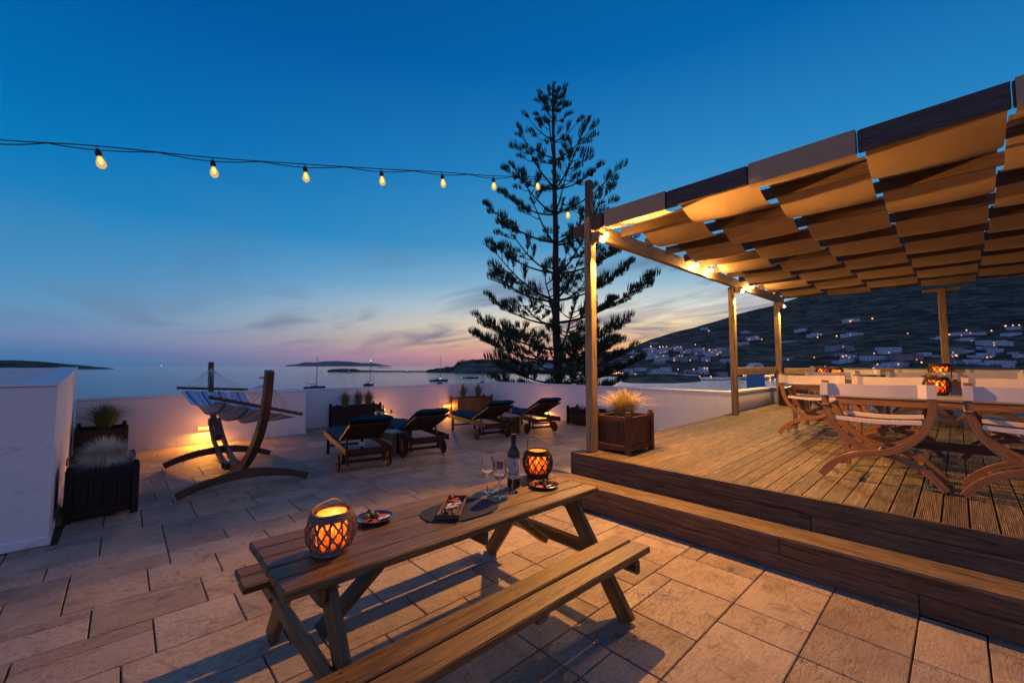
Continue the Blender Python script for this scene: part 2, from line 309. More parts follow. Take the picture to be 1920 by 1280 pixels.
# ---------------------------------------------------------------- mesh helpers
class MB:
    def __init__(s): s.V = []; s.F = []; s.U = []
    def face(s, idx, uvs): s.F.append(idx); s.U.append(uvs)
    def box(s, c, size, rot=None, ch=0.0, grain=None):
        """box about c; rot is a 3x3 matrix; ch = chamfer; uv.x runs along the longest side"""
        c = Vector(c); h = [x / 2 for x in size]; g = grain if grain is not None else max(range(3), key=lambda i: size[i])
        o = [i for i in range(3) if i != g]; rot = rot or Matrix.Identity(3)
        ch = min(ch, min(h) * .9)
        b0 = len(s.V); P = {}
        for sx in (-1, 1):
            for sy in (-1, 1):
                for sz in (-1, 1):
                    sg = (sx, sy, sz)
                    if ch <= 0:
                        v = Vector([sg[i] * h[i] for i in range(3)]); P[(sg, 0)] = P[(sg, 1)] = P[(sg, 2)] = (len(s.V), v); s.V.append(c + rot @ v)
                    else:
                        for a in range(3):
                            v = Vector([sg[i] * (h[i] if i == a else h[i] - ch) for i in range(3)]); P[(sg, a)] = (len(s.V), v); s.V.append(c + rot @ v)
        def add(items):
            pts = [i[1] for i in items]; n = (pts[1] - pts[0]).cross(pts[2] - pts[0]); ce = sum(pts, Vector()) / len(pts)
            if n.dot(ce) < 0: items = items[::-1]
            uv = []
            for _, v in items:
                na = max(range(3), key=lambda i: abs(n[i]) / (h[i] + 1e-9) if False else abs(n[i]))
                if na == g: uv.append((v[o[0]] * .3, v[o[1]] + .3))
                elif na == o[0]: uv.append((v[g], v[o[1]] + size[o[0]]))
                else: uv.append((v[g], v[o[0]]))
            s.face([i[0] for i in items], uv)
        for a in range(3):
            b, d = [i for i in range(3) if i != a]
            for sg in (-1, 1):
                q = []
                for t1, t2 in ((-1, -1), (1, -1), (1, 1), (-1, 1)):
                    k = [0, 0, 0]; k[a] = sg; k[b] = t1; k[d] = t2; q.append(P[(tuple(k), a)])
                add(q)
        if ch > 0:
            for a, b in ((0, 1), (0, 2), (1, 2)):
                d = 3 - a - b
                for t1 in (-1, 1):
                    for t2 in (-1, 1):
                        k1 = [0, 0, 0]; k1[a] = t1; k1[b] = t2; k2 = list(k1); k1[d] = -1; k2[d] = 1
                        add([P[(tuple(k1), a)], P[(tuple(k1), b)], P[(tuple(k2), b)], P[(tuple(k2), a)]])
            for sx in (-1, 1):
                for sy in (-1, 1):
                    for sz in (-1, 1): add([P[((sx, sy, sz), a)] for a in range(3)])
        return s
    def bar(s, p0, p1, w, h, up=(0, 0, 1), ch=0.003):
        """straight timber from p0 to p1, w across, h along up"""
        p0 = Vector(p0); p1 = Vector(p1); d = p1 - p0; x = d.normalized(); u = Vector(up); y = u.cross(x).normalized(); z = x.cross(y)
        s.box((p0 + p1) / 2, (d.length, w, h), Matrix((x, y, z)).transposed(), ch, grain=0); return s
    def sweep(s, pts, w, h, side):
        """rectangular timber bent along pts; side = constant direction across (w), h in the plane"""
        pts = [Vector(p) for p in pts]; sd = Vector(side).normalized(); n = len(pts); b = len(s.V); u = 0; us = []
        for i, p in enumerate(pts):
            t = (pts[min(i + 1, n - 1)] - pts[max(i - 1, 0)]).normalized(); k = sd.cross(t).normalized()
            hh = h[i] if isinstance(h, (list, tuple)) else h
            if i: u += (p - pts[i - 1]).length
            us.append(u)
            for a, c in ((-1, -1), (1, -1), (1, 1), (-1, 1)): s.V.append(p + sd * (a * w / 2) + k * (c * hh / 2))
        hm = h if not isinstance(h, (list, tuple)) else max(h)
        vv = [0, w, w + hm, 2 * w + hm, 2 * w + 2 * hm]
        for i in range(n - 1):
            for j in range(4):
                a, c = b + i * 4 + j, b + i * 4 + (j + 1) % 4
                s.face([a, c, c + 4, a + 4], [(us[i], vv[j]), (us[i], vv[j + 1]), (us[i + 1], vv[j + 1]), (us[i + 1], vv[j])])
        s.face([b + 3, b + 2, b + 1, b], [(0, 0), (.02, 0), (.02, .02), (0, .02)])
        e = b + (n - 1) * 4; s.face([e, e + 1, e + 2, e + 3], [(0, 0), (.02, 0), (.02, .02), (0, .02)]); return s
    def tube(s, pts, r, seg=6, cap=True):
        pts = [Vector(p) for p in pts]; n = len(pts); b = len(s.V); u = 0; us = []; k = None
        for i, p in enumerate(pts):
            t = (pts[min(i + 1, n - 1)] - pts[max(i - 1, 0)])
            t = t.normalized() if t.length > 1e-9 else Vector((0, 0, 1))
            if k is None: k = t.orthogonal().normalized()
            else:
                k = k - t * k.dot(t); k = k.normalized() if k.length > 1e-6 else t.orthogonal().normalized()
            q = t.cross(k); rr = r[i] if isinstance(r, (list, tuple)) else r
            if i: u += (p - pts[i - 1]).length
            us.append(u)
            for j in range(seg): a = 2 * PI * j / seg; s.V.append(p + (k * math.cos(a) + q * math.sin(a)) * rr)
        for i in range(n - 1):
            for j in range(seg):
                a, c = b + i * seg + j, b + i * seg + (j + 1) % seg
                s.face([a, c, c + seg, a + seg], [(us[i], j * .02), (us[i], j * .02 + .02), (us[i + 1], j * .02 + .02), (us[i + 1], j * .02)])
        if cap:
            s.face([b + j for j in range(seg)][::-1], [(0, 0)] * seg); e = b + (n - 1) * seg; s.face([e + j for j in range(seg)], [(0, 0)] * seg)
        return s
    def lathe(s, prof, seg=20, c=(0, 0, 0), sx=1, sy=1, rot=None):
        c = Vector(c); b = len(s.V); rot = rot or Matrix.Identity(3)
        for r, z in prof:
            for j in range(seg): a = 2 * PI * j / seg; s.V.append(c + rot @ Vector((r * sx * math.cos(a), r * sy * math.sin(a), z)))
        for i in range(len(prof) - 1):
            for j in range(seg):
                a, d = b + i * seg + j, b + i * seg + (j + 1) % seg
                s.face([a, d, d + seg, a + seg], [(j / seg, prof[i][1]), ((j + 1) / seg, prof[i][1]), ((j + 1) / seg, prof[i + 1][1]), (j / seg, prof[i + 1][1])])
        if prof[0][0] > 1e-5: s.face([b + j for j in range(seg)][::-1], [(0, 0)] * seg)
        e = b + (len(prof) - 1) * seg
        if prof[-1][0] > 1e-5: s.face([e + j for j in range(seg)], [(0, 0)] * seg)
        return s
    def prism(s, poly, z0, z1):
        """upright prism over a polygon (counter-clockwise); z0, z1 numbers or per-corner lists"""
        n = len(poly); b = len(s.V); z0 = z0 if isinstance(z0, (list, tuple)) else [z0] * n; z1 = z1 if isinstance(z1, (list, tuple)) else [z1] * n
        for (x, y), z in zip(poly, z0): s.V.append(Vector((x, y, z)))
        for (x, y), z in zip(poly, z1): s.V.append(Vector((x, y, z)))
        s.face([b + i for i in range(n)][::-1], [poly[i] for i in range(n)][::-1]); s.face([b + n + i for i in range(n)], [tuple(p) for p in poly])
        for i in range(n):
            j = (i + 1) % n; d = math.dist(poly[i], poly[j]); s.face([b + i, b + j, b + n + j, b + n + i], [(0, z0[i]), (d, z0[j]), (d, z1[j]), (0, z1[i])])
        return s
    def sheet(s, grid, closed=False):
        """grid[i][j] of points -> quads"""
        b = len(s.V); m = len(grid[0]); u = 0
        for row in grid: s.V.extend(Vector(p) for p in row)
        us = [0]
        for i in range(1, len(grid)): us.append(us[-1] + (Vector(grid[i][0]) - Vector(grid[i - 1][0])).length)
        vs = [0]
        for j in range(1, m): vs.append(vs[-1] + (Vector(grid[0][j]) - Vector(grid[0][j - 1])).length)
        for i in range(len(grid) - 1):
            for j in range(m - 1):
                a = b + i * m + j; s.face([a, a + 1, a + m + 1, a + m], [(us[i], vs[j]), (us[i], vs[j + 1]), (us[i + 1], vs[j + 1]), (us[i + 1], vs[j])])
        return s
    def ball(s, c, r, seg=8, sz=1.0):
        k = max(4, seg // 2 + 1); return s.lathe([(max(1e-6, r * math.sin(PI * i / k)), -r * sz * math.cos(PI * i / k)) for i in range(k + 1)], seg, c)
    def mesh(s, name, m, smooth=False):
        me = bpy.data.meshes.new(name); me.from_pydata([tuple(v) for v in s.V], [], s.F)
        uvl = me.uv_layers.new(name='UVMap'); flat = [x for f in s.U for uv in f for x in (uv[0], uv[1])]
        if len(flat) == len(uvl.data) * 2: uvl.data.foreach_set('uv', flat)
        me.materials.append(MAT[m] if isinstance(m, str) else m)
        if smooth:
            me.shade_smooth(); me.set_sharp_from_angle(angle=R(40))
        return me
    def build(s, name, m, parent=None, smooth=False, loc=None, rot=None):
        return link(name, s.mesh(name, m, smooth), parent, loc, rot)

def link(name, me, parent=None, loc=None, rot=None):
    o = bpy.data.objects.new(name, me); C.objects.link(o)
    if parent: o.parent = parent
    if loc is not None: o.location = loc
    if rot is not None: o.rotation_euler = rot
    return o
def tag(o, label, cat, group=None):
    o['label'] = label; o['category'] = cat
    if group: o['group'] = group
    return o
def thing(name, label, cat, loc=(0, 0, 0), rz=0, group=None):
    o = bpy.data.objects.new(name, None); C.objects.link(o); o.location = loc; o.rotation_euler = (0, 0, rz); o.empty_display_size = .2
    return tag(o, label, cat, group)
def struct(o): o['kind'] = 'structure'; return o
def stuff(o): o['kind'] = 'stuff'; return o
def dup(root, loc, rz=None, label=None, group=None):
    r = root.copy(); C.objects.link(r); r.location = loc
    if rz is not None: r.rotation_euler = (0, 0, rz)
    if label: r['label'] = label
    if group: r['group'] = group
    for ch in list(root.children):
        c = ch.copy(); C.objects.link(c); c.parent = r
        for g in list(ch.children):
            d = g.copy(); C.objects.link(d); d.parent = c
    return r
def lamp(name, loc, power, col=(1, .55, .2), radius=.03, parent=None, spot=None, aim=None, blend=.3):
    l = bpy.data.lights.new(name, 'SPOT' if spot else 'POINT'); l.energy = power; l.color = col; l.shadow_soft_size = radius
    o = bpy.data.objects.new(name, l); C.objects.link(o); o.location = loc
    if spot: l.spot_size = spot; l.spot_blend = blend; o.rotation_euler = Vector(aim).to_track_quat('-Z', 'Y').to_euler()
    if parent: o.parent = parent
    return o
def spline(P, n=6):
    P = [Vector(p) for p in P]; out = []
    for i in range(len(P) - 1):
        p0, p1, p2, p3 = P[max(i - 1, 0)], P[i], P[i + 1], P[min(i + 2, len(P) - 1)]
        for k in range(n):
            t = k / n; out.append(.5 * ((2 * p1) + (p2 - p0) * t + (2 * p0 - 5 * p1 + 4 * p2 - p3) * t * t + (3 * p1 - p0 - 3 * p2 + p3) * t ** 3))
    out.append(P[-1]); return out
ID = Matrix.Identity(3)
def RZ(a): return Matrix.Rotation(a, 3, 'Z')

# ================================================================ SEA AND LAND
SEA = -8.5
o = struct(MB().sheet([[(-25000, -25000, SEA), (-25000, 25000, SEA)], [(25000, -25000, SEA), (25000, 25000, SEA)]]).build('sea', 'sea'))
for p in o.data.polygons: p.flip()
def interp(T, x):
    if x <= T[0][0]: return T[0][1:]
    for a, b in zip(T, T[1:]):
        if x <= b[0]: t = (x - a[0]) / (b[0] - a[0]); return tuple(p + (q - p) * t for p, q in zip(a[1:], b[1:]))
    return T[-1][1:]
# columns: bearing, shore depth, crest depth, crest height over eye level (as seen angle * depth)
HILL = [(960, 620, 700, 682), (1000, 560, 760, 676), (1060, 480, 820, 672), (1114, 430, 900, 662), (1150, 400, 950, 657), (1185, 395, 1050, 650), (1212, 390, 1150, 640), (1247, 390, 1250, 627),
        (1314, 390, 1350, 608), (1368, 390, 1400, 594), (1385, 388, 1400, 588), (1447, 380, 1450, 574), (1530, 360, 1480, 545), (1620, 340, 1500, 514), (1750, 320, 1500, 474), (1920, 300, 1500, 440), (2300, 280, 1500, 405), (2800, 260, 1450, 420)]
def hill_z(px, d, rough=True):
    ds, dc, py = interp(HILL, px); zc = EYE + (686 - py) / 778 * dc
    s = (d - ds) / (dc - ds)
    if s < 0: return SEA - 2 + max(-3, s * 20)
    if s <= 1: z = SEA + 1.2 + (zc - SEA - 1.2) * (.30 * s + .70 * s ** 1.75)
    else: z = zc - (s - 1) * abs(zc) * .55
    if rough:
        p = far(px, d); a = min(1, s * 4)
        z += a * (noise.noise(Vector((p.x, p.y, 3)) / 130) * 9 * min(1, zc / 80) + noise.noise(Vector((p.x, p.y, 9)) / 34) * 2.4) * (1 if s < .97 or s > 1.03 else .6)
    return z
g = []
pxs = [950 + i * 9 for i in range(206)]
for px in pxs:
    ds, dc, _ = interp(HILL, px); row = []
    for k in range(64):
        s = -.03 + 1.6 * (k / 63) ** 1.35; d = ds + (dc - ds) * s; row.append(far(px, d, hill_z(px, d)))
    g.append(row)
struct(MB().sheet(g).build('mountain', 'land', smooth=True))

def landform(name, cols, m='land', amp=1.0, nz=20.0, nx=60, nd=12, seed=0, back=1.0, kind=True):
    """cols: (bearing, near shore depth, crest depth, crest row in photo)"""
    g = []; x0, x1 = cols[0][0], cols[-1][0]
    for i in range(nx + 1):
        px = x0 + (x1 - x0) * i / nx; ds, dc, py = interp(cols, px); zc = max(SEA + .3, EYE + (686 - py) / 778 * dc); row = []
        for k in range(nd + 1):
            s = -.06 + 2.12 * k / nd; d = ds + (dc - ds) * s; h = math.sin(min(max(s, 0), 2) * PI / 2) ** .7 if 0 < s < 2 else 0
            p = far(px, d); nse = noise.fractal(Vector((p.x / nz, p.y / nz, seed)), 1, 2, 5)
            row.append(far(px, d, SEA - .4 + (zc - SEA + .4) * h + nse * amp * h))
        g.append(row)
    o = MB().sheet(g).build(name, m, smooth=False)
    return struct(o)
landform('headland', [(-60, 1250, 1500, 675), (40, 1250, 1500, 676), (90, 1280, 1500, 679), (150, 1320, 1500, 684), (190, 1350, 1480, 688.5), (216, 1400, 1450, 691)], amp=2.0, nz=90, nx=90)
landform('islet', [(615, 700, 720, 694), (622, 690, 725, 692.0), (640, 690, 725, 691.0), (668, 690, 725, 691.2), (676, 695, 725, 694.0), (700, 700, 724, 694.6), (760, 705, 724, 695.0), (812, 700, 722, 695.2)], amp=.5, nz=6, nx=120)
landform('peninsula', [(800, 640, 700, 694), (830, 620, 700, 690), (850, 590, 690, 687), (858, 570, 680, 680), (880, 560, 670, 675), (905, 560, 670, 674), (940, 570, 690, 676), (1000, 560, 720, 678), (1060, 500, 700, 680)], amp=2.2, nz=14, nx=150, nd=16)
landform('island', [(536, 15000, 16500, 685.5), (560, 15000, 16500, 682), (572, 15000, 16500, 679), (590, 15000, 16500, 680), (608, 15000, 16500, 677.4), (632, 15000, 16500, 676.6), (655, 15000, 16500, 677.6), (680, 15000, 16500, 681), (700, 15000, 16500, 680.6), (722, 15000, 16500, 684.6), (734, 15000, 16500, 685.9)], 'rock', amp=25, nz=700, nx=100)
landform('skerry', [(700, 2300, 2400, 689.2), (712, 2280, 2400, 688.0), (726, 2280, 2400, 688.3), (738, 2300, 2400, 689.4)], amp=.5, nz=30, nx=30)
landform('promontory', [(1165, 262, 300, 708), (1180, 250, 300, 703), (1215, 244, 305, 701), (1260, 246, 310, 701), (1290, 256, 310, 704), (1312, 268, 310, 707)], amp=.6, nz=7, nx=80)
# the ground the terrace stands on
g = []
for i in range(49):
    a = 2 * PI * i / 48; row = []
    for k, r in enumerate((0, 14, 24, 36, 52, 70, 90, 104, 116)):
        z = (-5.5, -5.8, -6.6, -7.0, -7.4, -7.8, -8.1, -8.6, -11)[k]; row.append((math.cos(a) * r, math.sin(a) * r, z + noise.noise(Vector((math.cos(a) * r / 9, math.sin(a) * r / 9, 1))) * .25 * (k > 0)))
    g.append(row)
struct(MB().sheet(g).build('ground', 'land', smooth=True))

# ================================================================ TERRACE
W = struct(MB().box((3.1, 4.2, -2.93), (14.6, 16.2, 5.8)).build('terrace_floor', 'grout'))   # top at -0.03
# the bed the tiles lie in
sizes = {}
def tile_mesh(w_, d_):
    k = (round(w_, 3), round(d_, 3))
    if k not in sizes: sizes[k] = MB().box((0, 0, -.018), (w_, d_, .036), ch=.004).mesh('tile', 'tile')
    return sizes[k]
cells = []; y = -2.6; rr = random.Random(11)
while y < 12.1:
    h = rr.choice((.30, .30, .45, .45, .60)); x = -4.0 + rr.choice((0, .15, .3))
    while x < 10.2:
        wd = rr.choice((.30, .45, .45, .60, .60, .75))
        q = rr.random()
        if h >= .45 and wd >= .60 and q < .30: cells += [(x, y, wd, h - .15), (x, y + h - .15, wd, .15)]
        elif h == .60 and q < .45: cells += [(x, y, wd, .30), (x, y + .30, wd, .30)]
        elif h == .60 and wd >= .75 and q < .6: cells += [(x, y, .30, .60), (x + .30, y, wd - .30, .60)]
        else: cells.append((x, y, wd, h))
        x += wd
    y += h
def blocked(cx, cy_):
    if cx < -.45 and cy_ > 5.9: return True
    if cx > 9.98: return True
    if cx > 4.3 and cy_ < 3.35: return True
    if cx > 3.98 and cy_ < 3.8: return True
    if cy_ > 11.0 and cx < 3.2: return True
    return False
vis = []; rest = MB()
for (x, y, a, b) in cells:
    if blocked(x + a / 2, y + b / 2) and not (x < 3.94 and x + a > 3.5 and y < 3.8): continue
    p = Vector((x + a / 2, y + b / 2, 0)); v = p - Vector((0, 0, EYE)); dz_ = v.dot(F3); inside = dz_ > .3 and abs(v.dot(R3) / dz_) < 1.42 and v.dot(U3) / dz_ > -1.02
    cell = (p, a - .0085, b - .0085)
    if inside: vis.append((v.length + (3 if min(a, b) < .2 else 0), cell))
    elif dz_ > -3: rest.box((p.x, p.y, -.018), (cell[1], cell[2], .036))
vis.sort(key=lambda t: t[0])
for i, (_, (p, a, b)) in enumerate(vis):
    if i < 300:
        o = link('tile', tile_mesh(a, b), W, (p.x, p.y, rnd(-.0012, .0012)))
        if min(a, b) > .14: o.rotation_euler = (rnd(-.002, .002), rnd(-.002, .002), rnd(-.003, .003))
    else: rest.box((p.x, p.y, -.018 + rnd(-.001, .001)), (a, b, .036))
stuff(rest.build('tile_field', 'tile', W))
# pale salt lines that run across the tiles
def crack(pts, wd, name='salt_line'):
    b = MB(); P = spline(pts, 40); L1 = []; L2 = []
    for i, p in enumerate(P):
        t = (P[min(i + 1, len(P) - 1)] - P[max(0, i - 1)]).normalized(); s_ = Vector((-t.y, t.x, 0)); j = noise.noise(p * 9) * .012; ww = wd * (.5 + abs(noise.noise(p * 23)) * 1.6)
        L1.append(p + s_ * (j - ww)); L2.append(p + s_ * (j + ww))
    b.sheet([L2, L1]); return stuff(b.build(name, 'salt', W))
crack([(-1.2, 4.16, .004), (-.5, 4.135, .004), (.1, 4.08, .004), (.72, 4.055, .004), (1.6, 4.03, .004), (2.4, 3.98, .004)], .0045)
crack([(3.4, 11.2, .004), (3.9, 9.4, .004), (4.3, 7.7, .004), (4.6, 6.5, .004)], .008)
crack([(-.72, 5.45, .004), (-.55, 5.6, .004), (-.42, 5.75, .004)], .006)
sp = MB()
for k in range(420):
    a = rnd(0, 2 * PI); r_ = abs(random.gauss(0, .13)); sp.box((2.93 + math.cos(a) * r_ * .8, 1.52 + math.sin(a) * r_ * 1.3, .0035), (rnd(.002, .007), rnd(.002, .006), .003), RZ(a))
stuff(sp.build('salt_grains', 'salt', W))

# ---- walls
def soften(o, w_=.018):
    m_ = o.modifiers.new('soft_edges', 'BEVEL'); m_.width = w_; m_.segments = 3; m_.limit_method = 'ANGLE'
    o.data.shade_smooth(); o.data.set_sharp_from_angle(angle=R(180))
    m_.harden_normals = True
def wall(name, label, poly, z0, z1, m='lime'):
    b = MB().prism(poly, z0, z1); o = b.build('wall_body', m); soften(o)
    t = thing(name, label, 'wall', (0, 0, 0)); o.parent = t; return t
def capping(t, poly, z, h=.035):
    MB().prism(poly, z, [zz + h for zz in z] if isinstance(z, list) else z + h).build('capping', 'cap', t)
t = wall('parapet_wall', 'low whitewashed wall behind the hammock with a glowing wall lamp', [(-.62, 10.93), (3.34, 11.10), (3.34, 11.95), (3.10, 11.95), (3.10, 11.34), (-.62, 11.17)], -3, 1.03)
capping(t, [(-.63, 10.915), (3.355, 11.085), (3.355, 11.95), (3.085, 11.95), (3.085, 11.355), (-.63, 11.185)], 1.032)
MB().prism([(-.6, 10.918), (3.345, 11.088), (3.345, 11.10), (-.6, 10.93)], 0, .07).build('skirting', 'cap', t)
t = wall('parapet_wall', 'long whitewashed wall behind the sun loungers, facing the boats', [(2.75, 11.953), (10.2, 11.953), (10.2, 12.20), (2.75, 12.20)], -3, 1.0)
capping(t, [(2.74, 11.94), (10.21, 11.94), (10.21, 12.215), (2.74, 12.215)], 1.002)
MB().box((6.64, 11.945, .035), (6.5, .012, .07)).build('skirting', 'cap', t)
t = wall('parapet_wall', 'whitewashed wall on the right side running from the far corner to the deck post', [(9.95, 3.47), (10.2, 3.70), (10.2, 11.948), (9.95, 11.948)], -3, 1.05)
capping(t, [(9.937, 3.455), (10.213, 3.69), (10.213, 11.935), (9.937, 11.935)], 1.052)
MB().box((9.942, 7.7, .035), (.012, 8.4, .07)).build('skirting', 'cap', t)
t = wall('parapet_wall', 'short whitewashed wall at the deck end between two posts, with bright capping', [(9.955, 3.46), (13.3, 3.46), (13.3, 3.70), (10.205, 3.695)], -3, 1.05)
capping(t, [(9.98, 3.445), (13.31, 3.445), (13.31, 3.71), (10.23, 3.70)], 1.052)
t = wall('terrace_wall', 'tall whitewashed corner block at the left edge beside the brown planters', [(-4.2, 5.85), (-.46, 5.85), (-.46, 6.08), (-4.2, 6.08)], 0, 1.47)
sd = MB().prism([(-.46, 5.851), (-.655, 11.3), (-.86, 11.3), (-.70, 6.075), (-.70, 5.851)], -3, [1.455, 1.605, 1.605, 1.455, 1.455]).build('side_wall', 'lime', t)
MB().prism([(-.448, 5.838), (-.643, 11.31), (-.875, 11.31), (-.715, 6.095), (-4.2, 6.095), (-4.2, 5.838)], [1.472, 1.61, 1.61, 1.475, 1.472, 1.472], [1.49, 1.64, 1.64, 1.495, 1.49, 1.49]).build('capping', 'cap', t)
MB().prism([(-4.2, 11.05), (-.80, 11.05), (-.80, 11.3), (-4.2, 11.3)], -3, 1.63).build('back_wall', 'lime', t)
MB().prism([(-4.2, 6.08), (-.72, 6.08), (-.8, 11.05), (-4.2, 11.05)], .6, .95).build('inner_roof', 'lime', t)
MB().box((-2.33, 5.835, .045), (3.76, .03, .09), ch=.01).build('skirting', 'cap', t)
MB().prism([(-.445, 5.83), (-.60, 10.9), (-.66, 10.9), (-.49, 5.83)], 0, .06).build('skirting', 'cap', t)

# ---- wooden deck
def DZ(x): return .56 + .012 * (x - 4.27)
tilt = math.atan(-.012)
deck = thing('wooden_deck', 'raised timber deck with grooved boards under the pergola', 'deck', (4.27, 0, 0))
bm = MB().box((4.5, 0, -.014), (9.0, .130, .028), ch=.004).mesh('deck_board', 'deck')
bms = MB().box((2.9, 0, -.014), (5.8, .130, .028), ch=.004).mesh('deck_board', 'deck')
bme = MB().box((1.55, 0, -.014), (3.1, .130, .028), ch=.004).mesh('deck_board', 'deck')
for i in range(54):
    yy = 3.385 - i * .1385
    if i % 3 == 0: link('deck_board', bm, deck, (0, yy, .56), (0, tilt, 0))
    else:
        s1 = rnd(-.001, .001); link('deck_board', bms, deck, (0, yy, .56 + s1), (0, tilt, 0)); link('deck_board', bme, deck, (5.81, yy, .56 + .012 * 5.81 + s1), (0, tilt, 0))
stuff(MB().box((4.6, -.35, .25), (9.1, 7.5, .48)).build('deck_frame', 'black', deck))
for k, z in enumerate((.349, .489)):
    for y0, y1 in (((3.44, .9), (.895, -4.1)), ((3.44, -1.3), (-1.305, -4.1)))[k]:
        MB().box((-.012, (y0 + y1) / 2, z), (.024, abs(y0 - y1), .136), ch=.003).build('riser_board', 'riser', deck)
MB().box((4.5, 3.462, .42), (9.0, .02, .27), ch=.003).build('side_board', 'riser', deck)
sc_ = MB()
for i in range(54):
    yy = 3.385 - i * .1385
    for x_ in (.05, 1.3, 2.6, 3.9):
        for q in (-.035, .035): sc_.lathe([(.005, 0), (.005, .001), (.0005, .0012)], 6, (x_, yy + q, .5602 + .012 * x_))
stuff(sc_.build('screw_heads', 'iron', deck))
step = thing('wooden_step', 'long timber step with two tread boards along the front of the deck', 'step', (3.93, 0, 0))
for xx, ww in ((.073, .150), (.232, .160)):
    MB().box((xx, -.15, .276), (ww, 7.9, .028), ch=.004, grain=1).build('tread_board', 'deck', step)
for k, z in enumerate((.066, .197)):
    for y0, y1 in (((3.78, .25), (.245, -4.1)), ((3.78, 1.06), (1.055, -4.1)))[k]:
        MB().box((.035, (y0 + y1) / 2, z), (.022, abs(y0 - y1), .127), ch=.003).build('riser_board', 'riser', step)
MB().box((.18, -.15, .13), (.27, 7.8, .25)).build('step_frame', 'black', step)

# ================================================================ PERGOLA
pg = thing('pergola', 'timber pergola with woven canvas shade strips over the deck', 'pergola', (4.42, 3.24, .56))
def pp(b, name, m, **k):
    o = b.build(name, m, None, **k); o.parent = pg; o.matrix_parent_inverse = Matrix.Translation(-Vector(pg.location)); return o
def wpost(x, y, z0, z1, s_):
    return pp(MB().box((x, y, (z0 + z1) / 2), (s_, s_, z1 - z0), ch=.008, grain=2), 'post', 'post')
wpost(4.425, 3.245, .562, 3.62, .112)
pp(MB().box((4.425, 3.25, 3.87), (.085, .085, .5), ch=.01, grain=2), 'post_top', 'raft')
wpost(9.53, 3.27, DZ(9.53) + .002, 3.355, .115); wpost(12.72, 3.25, DZ(12.7) + .002, 3.355, .12)
wpost(13.02, .18, DZ(13) + .002, 3.36, .125); wpost(4.425, -4.5, .562, 3.36, .115); wpost(13.02, -4.5, DZ(13), 3.36, .12)
pp(MB().bar((4.50, 3.245, 3.455), (8.62, 3.245, 3.455), .09, .20, ch=.01), 'side_beam', 'post')
pp(MB().bar((8.63, 3.245, 3.455), (13.25, 3.245, 3.455), .085, .19, ch=.01), 'side_beam', 'post')
pp(MB().bar((4.30, -4.5, 3.455), (13.25, -4.5, 3.455), .09, .19, ch=.01), 'side_beam', 'post')
pp(MB().box((4.42, 3.10, 3.50), (.16, .16, .17), RZ(.15), ch=.02), 'bracket', 'raft')
pp(MB().box((4.42, 3.40, 3.47), (.07, .19, .15), ch=.015), 'beam_end', 'raft')
pp(MB().box((13.02, .18, 3.325), (.10, .62, .07), ch=.03), 'bracket', 'post')
JX = [4.42 + .66 * k for k in range(14)]
for k, x in enumerate(JX):
    if k == 0:
        for y0, y1 in ((3.02, 2.17), (2.165, 1.335), (1.33, .50), (.495, -.33), (-.335, -1.15), (-1.155, -4.45)):
            pp(MB().box((x, (y0 + y1) / 2, 3.53), (.05, abs(y0 - y1) - .003, .18), ch=.004, grain=1), 'front_board', 'front')
        pp(MB().box((x, 3.10, 3.53), (.05, .15, .18), ch=.004), 'front_board', 'raft')
    else: pp(MB().box((x, -.635, 3.535), (.045, 7.62, .12), ch=.005, grain=1), 'rafter', 'raft')
for i in range(9):
    yA = 3.0 - .835 * i - .012; yB = yA - .811; prof = []
    for k, x in enumerate(JX):
        under = (i + k) % 2 == 0; z = 3.440 if under else 3.612
        if k == 0:
            if under: prof += [(x + .045, 3.632), (x - .038, 3.632), (x - .040, 3.60), (x - .040, 3.46), (x - .038, 3.418), (x + .03, 3.414)]
            else: prof += [(x - .01, 3.630), (x + .03, 3.632)]
        if k < 13:
            z2 = 3.612 if under else 3.440; z1 = 3.416 if under and k == 0 else (3.63 if k == 0 else z)
            for q in range(1 if k == 0 else 0, 10):
                f = q / 10; e = f * f * (3 - 2 * f); prof.append((x + .66 * f, z1 + (z2 - z1) * e))
        else: prof.append((x, z))
    grid = []; back = []
    for q, (x, z) in enumerate(prof):
        row = []; n_ = 9
        for j in range(n_ + 1):
            f = j / n_; sag = -.012 * math.sin(PI * f) + .006 * noise.noise(Vector((x * 2, f * 3, i))); edge = .008 * noise.noise(Vector((x, i * 7, 2)))
            row.append(Vector((x, yA + (yB - yA) * f + edge, z + (sag if q > 6 else 0))))
        grid.append(row)
    b = MB().sheet(grid); b.sheet([[p + Vector((.004 if q < 6 and i % 2 == 0 else 0, 0, -.004 if q < 2 else .004)) for p in r_[::-1]] for q, r_ in enumerate(grid)])
    o = pp(b, 'shade_strip', 'shade', smooth=True)
# rails
t = thing('deck_railing', 'pale timber rail along the far edge of the deck', 'railing', (13.0, 0, .66))
for y0, y1, z in ((3.20, .25, 1.525), (.11, -4.4, 1.51)):
    MB().box((0, (y0 + y1) / 2, z - .66), (.05, abs(y0 - y1), .16), ch=.006, grain=1).build('rail', 'post', t)
t = thing('deck_railing', 'pale timber rail over the short white wall, between two pergola posts', 'railing', (9.6, 3.3, .62))
MB().box((1.53, .0, .925), (3.0, .05, .165), ch=.006).build('rail', 'post', t)
MB().box((.02, -.03, .90), (.06, .01, .05)).build('hinge', 'iron', t); MB().box((3.02, -.032, .90), (.09, .01, .035)).build('hinge', 'iron', t)

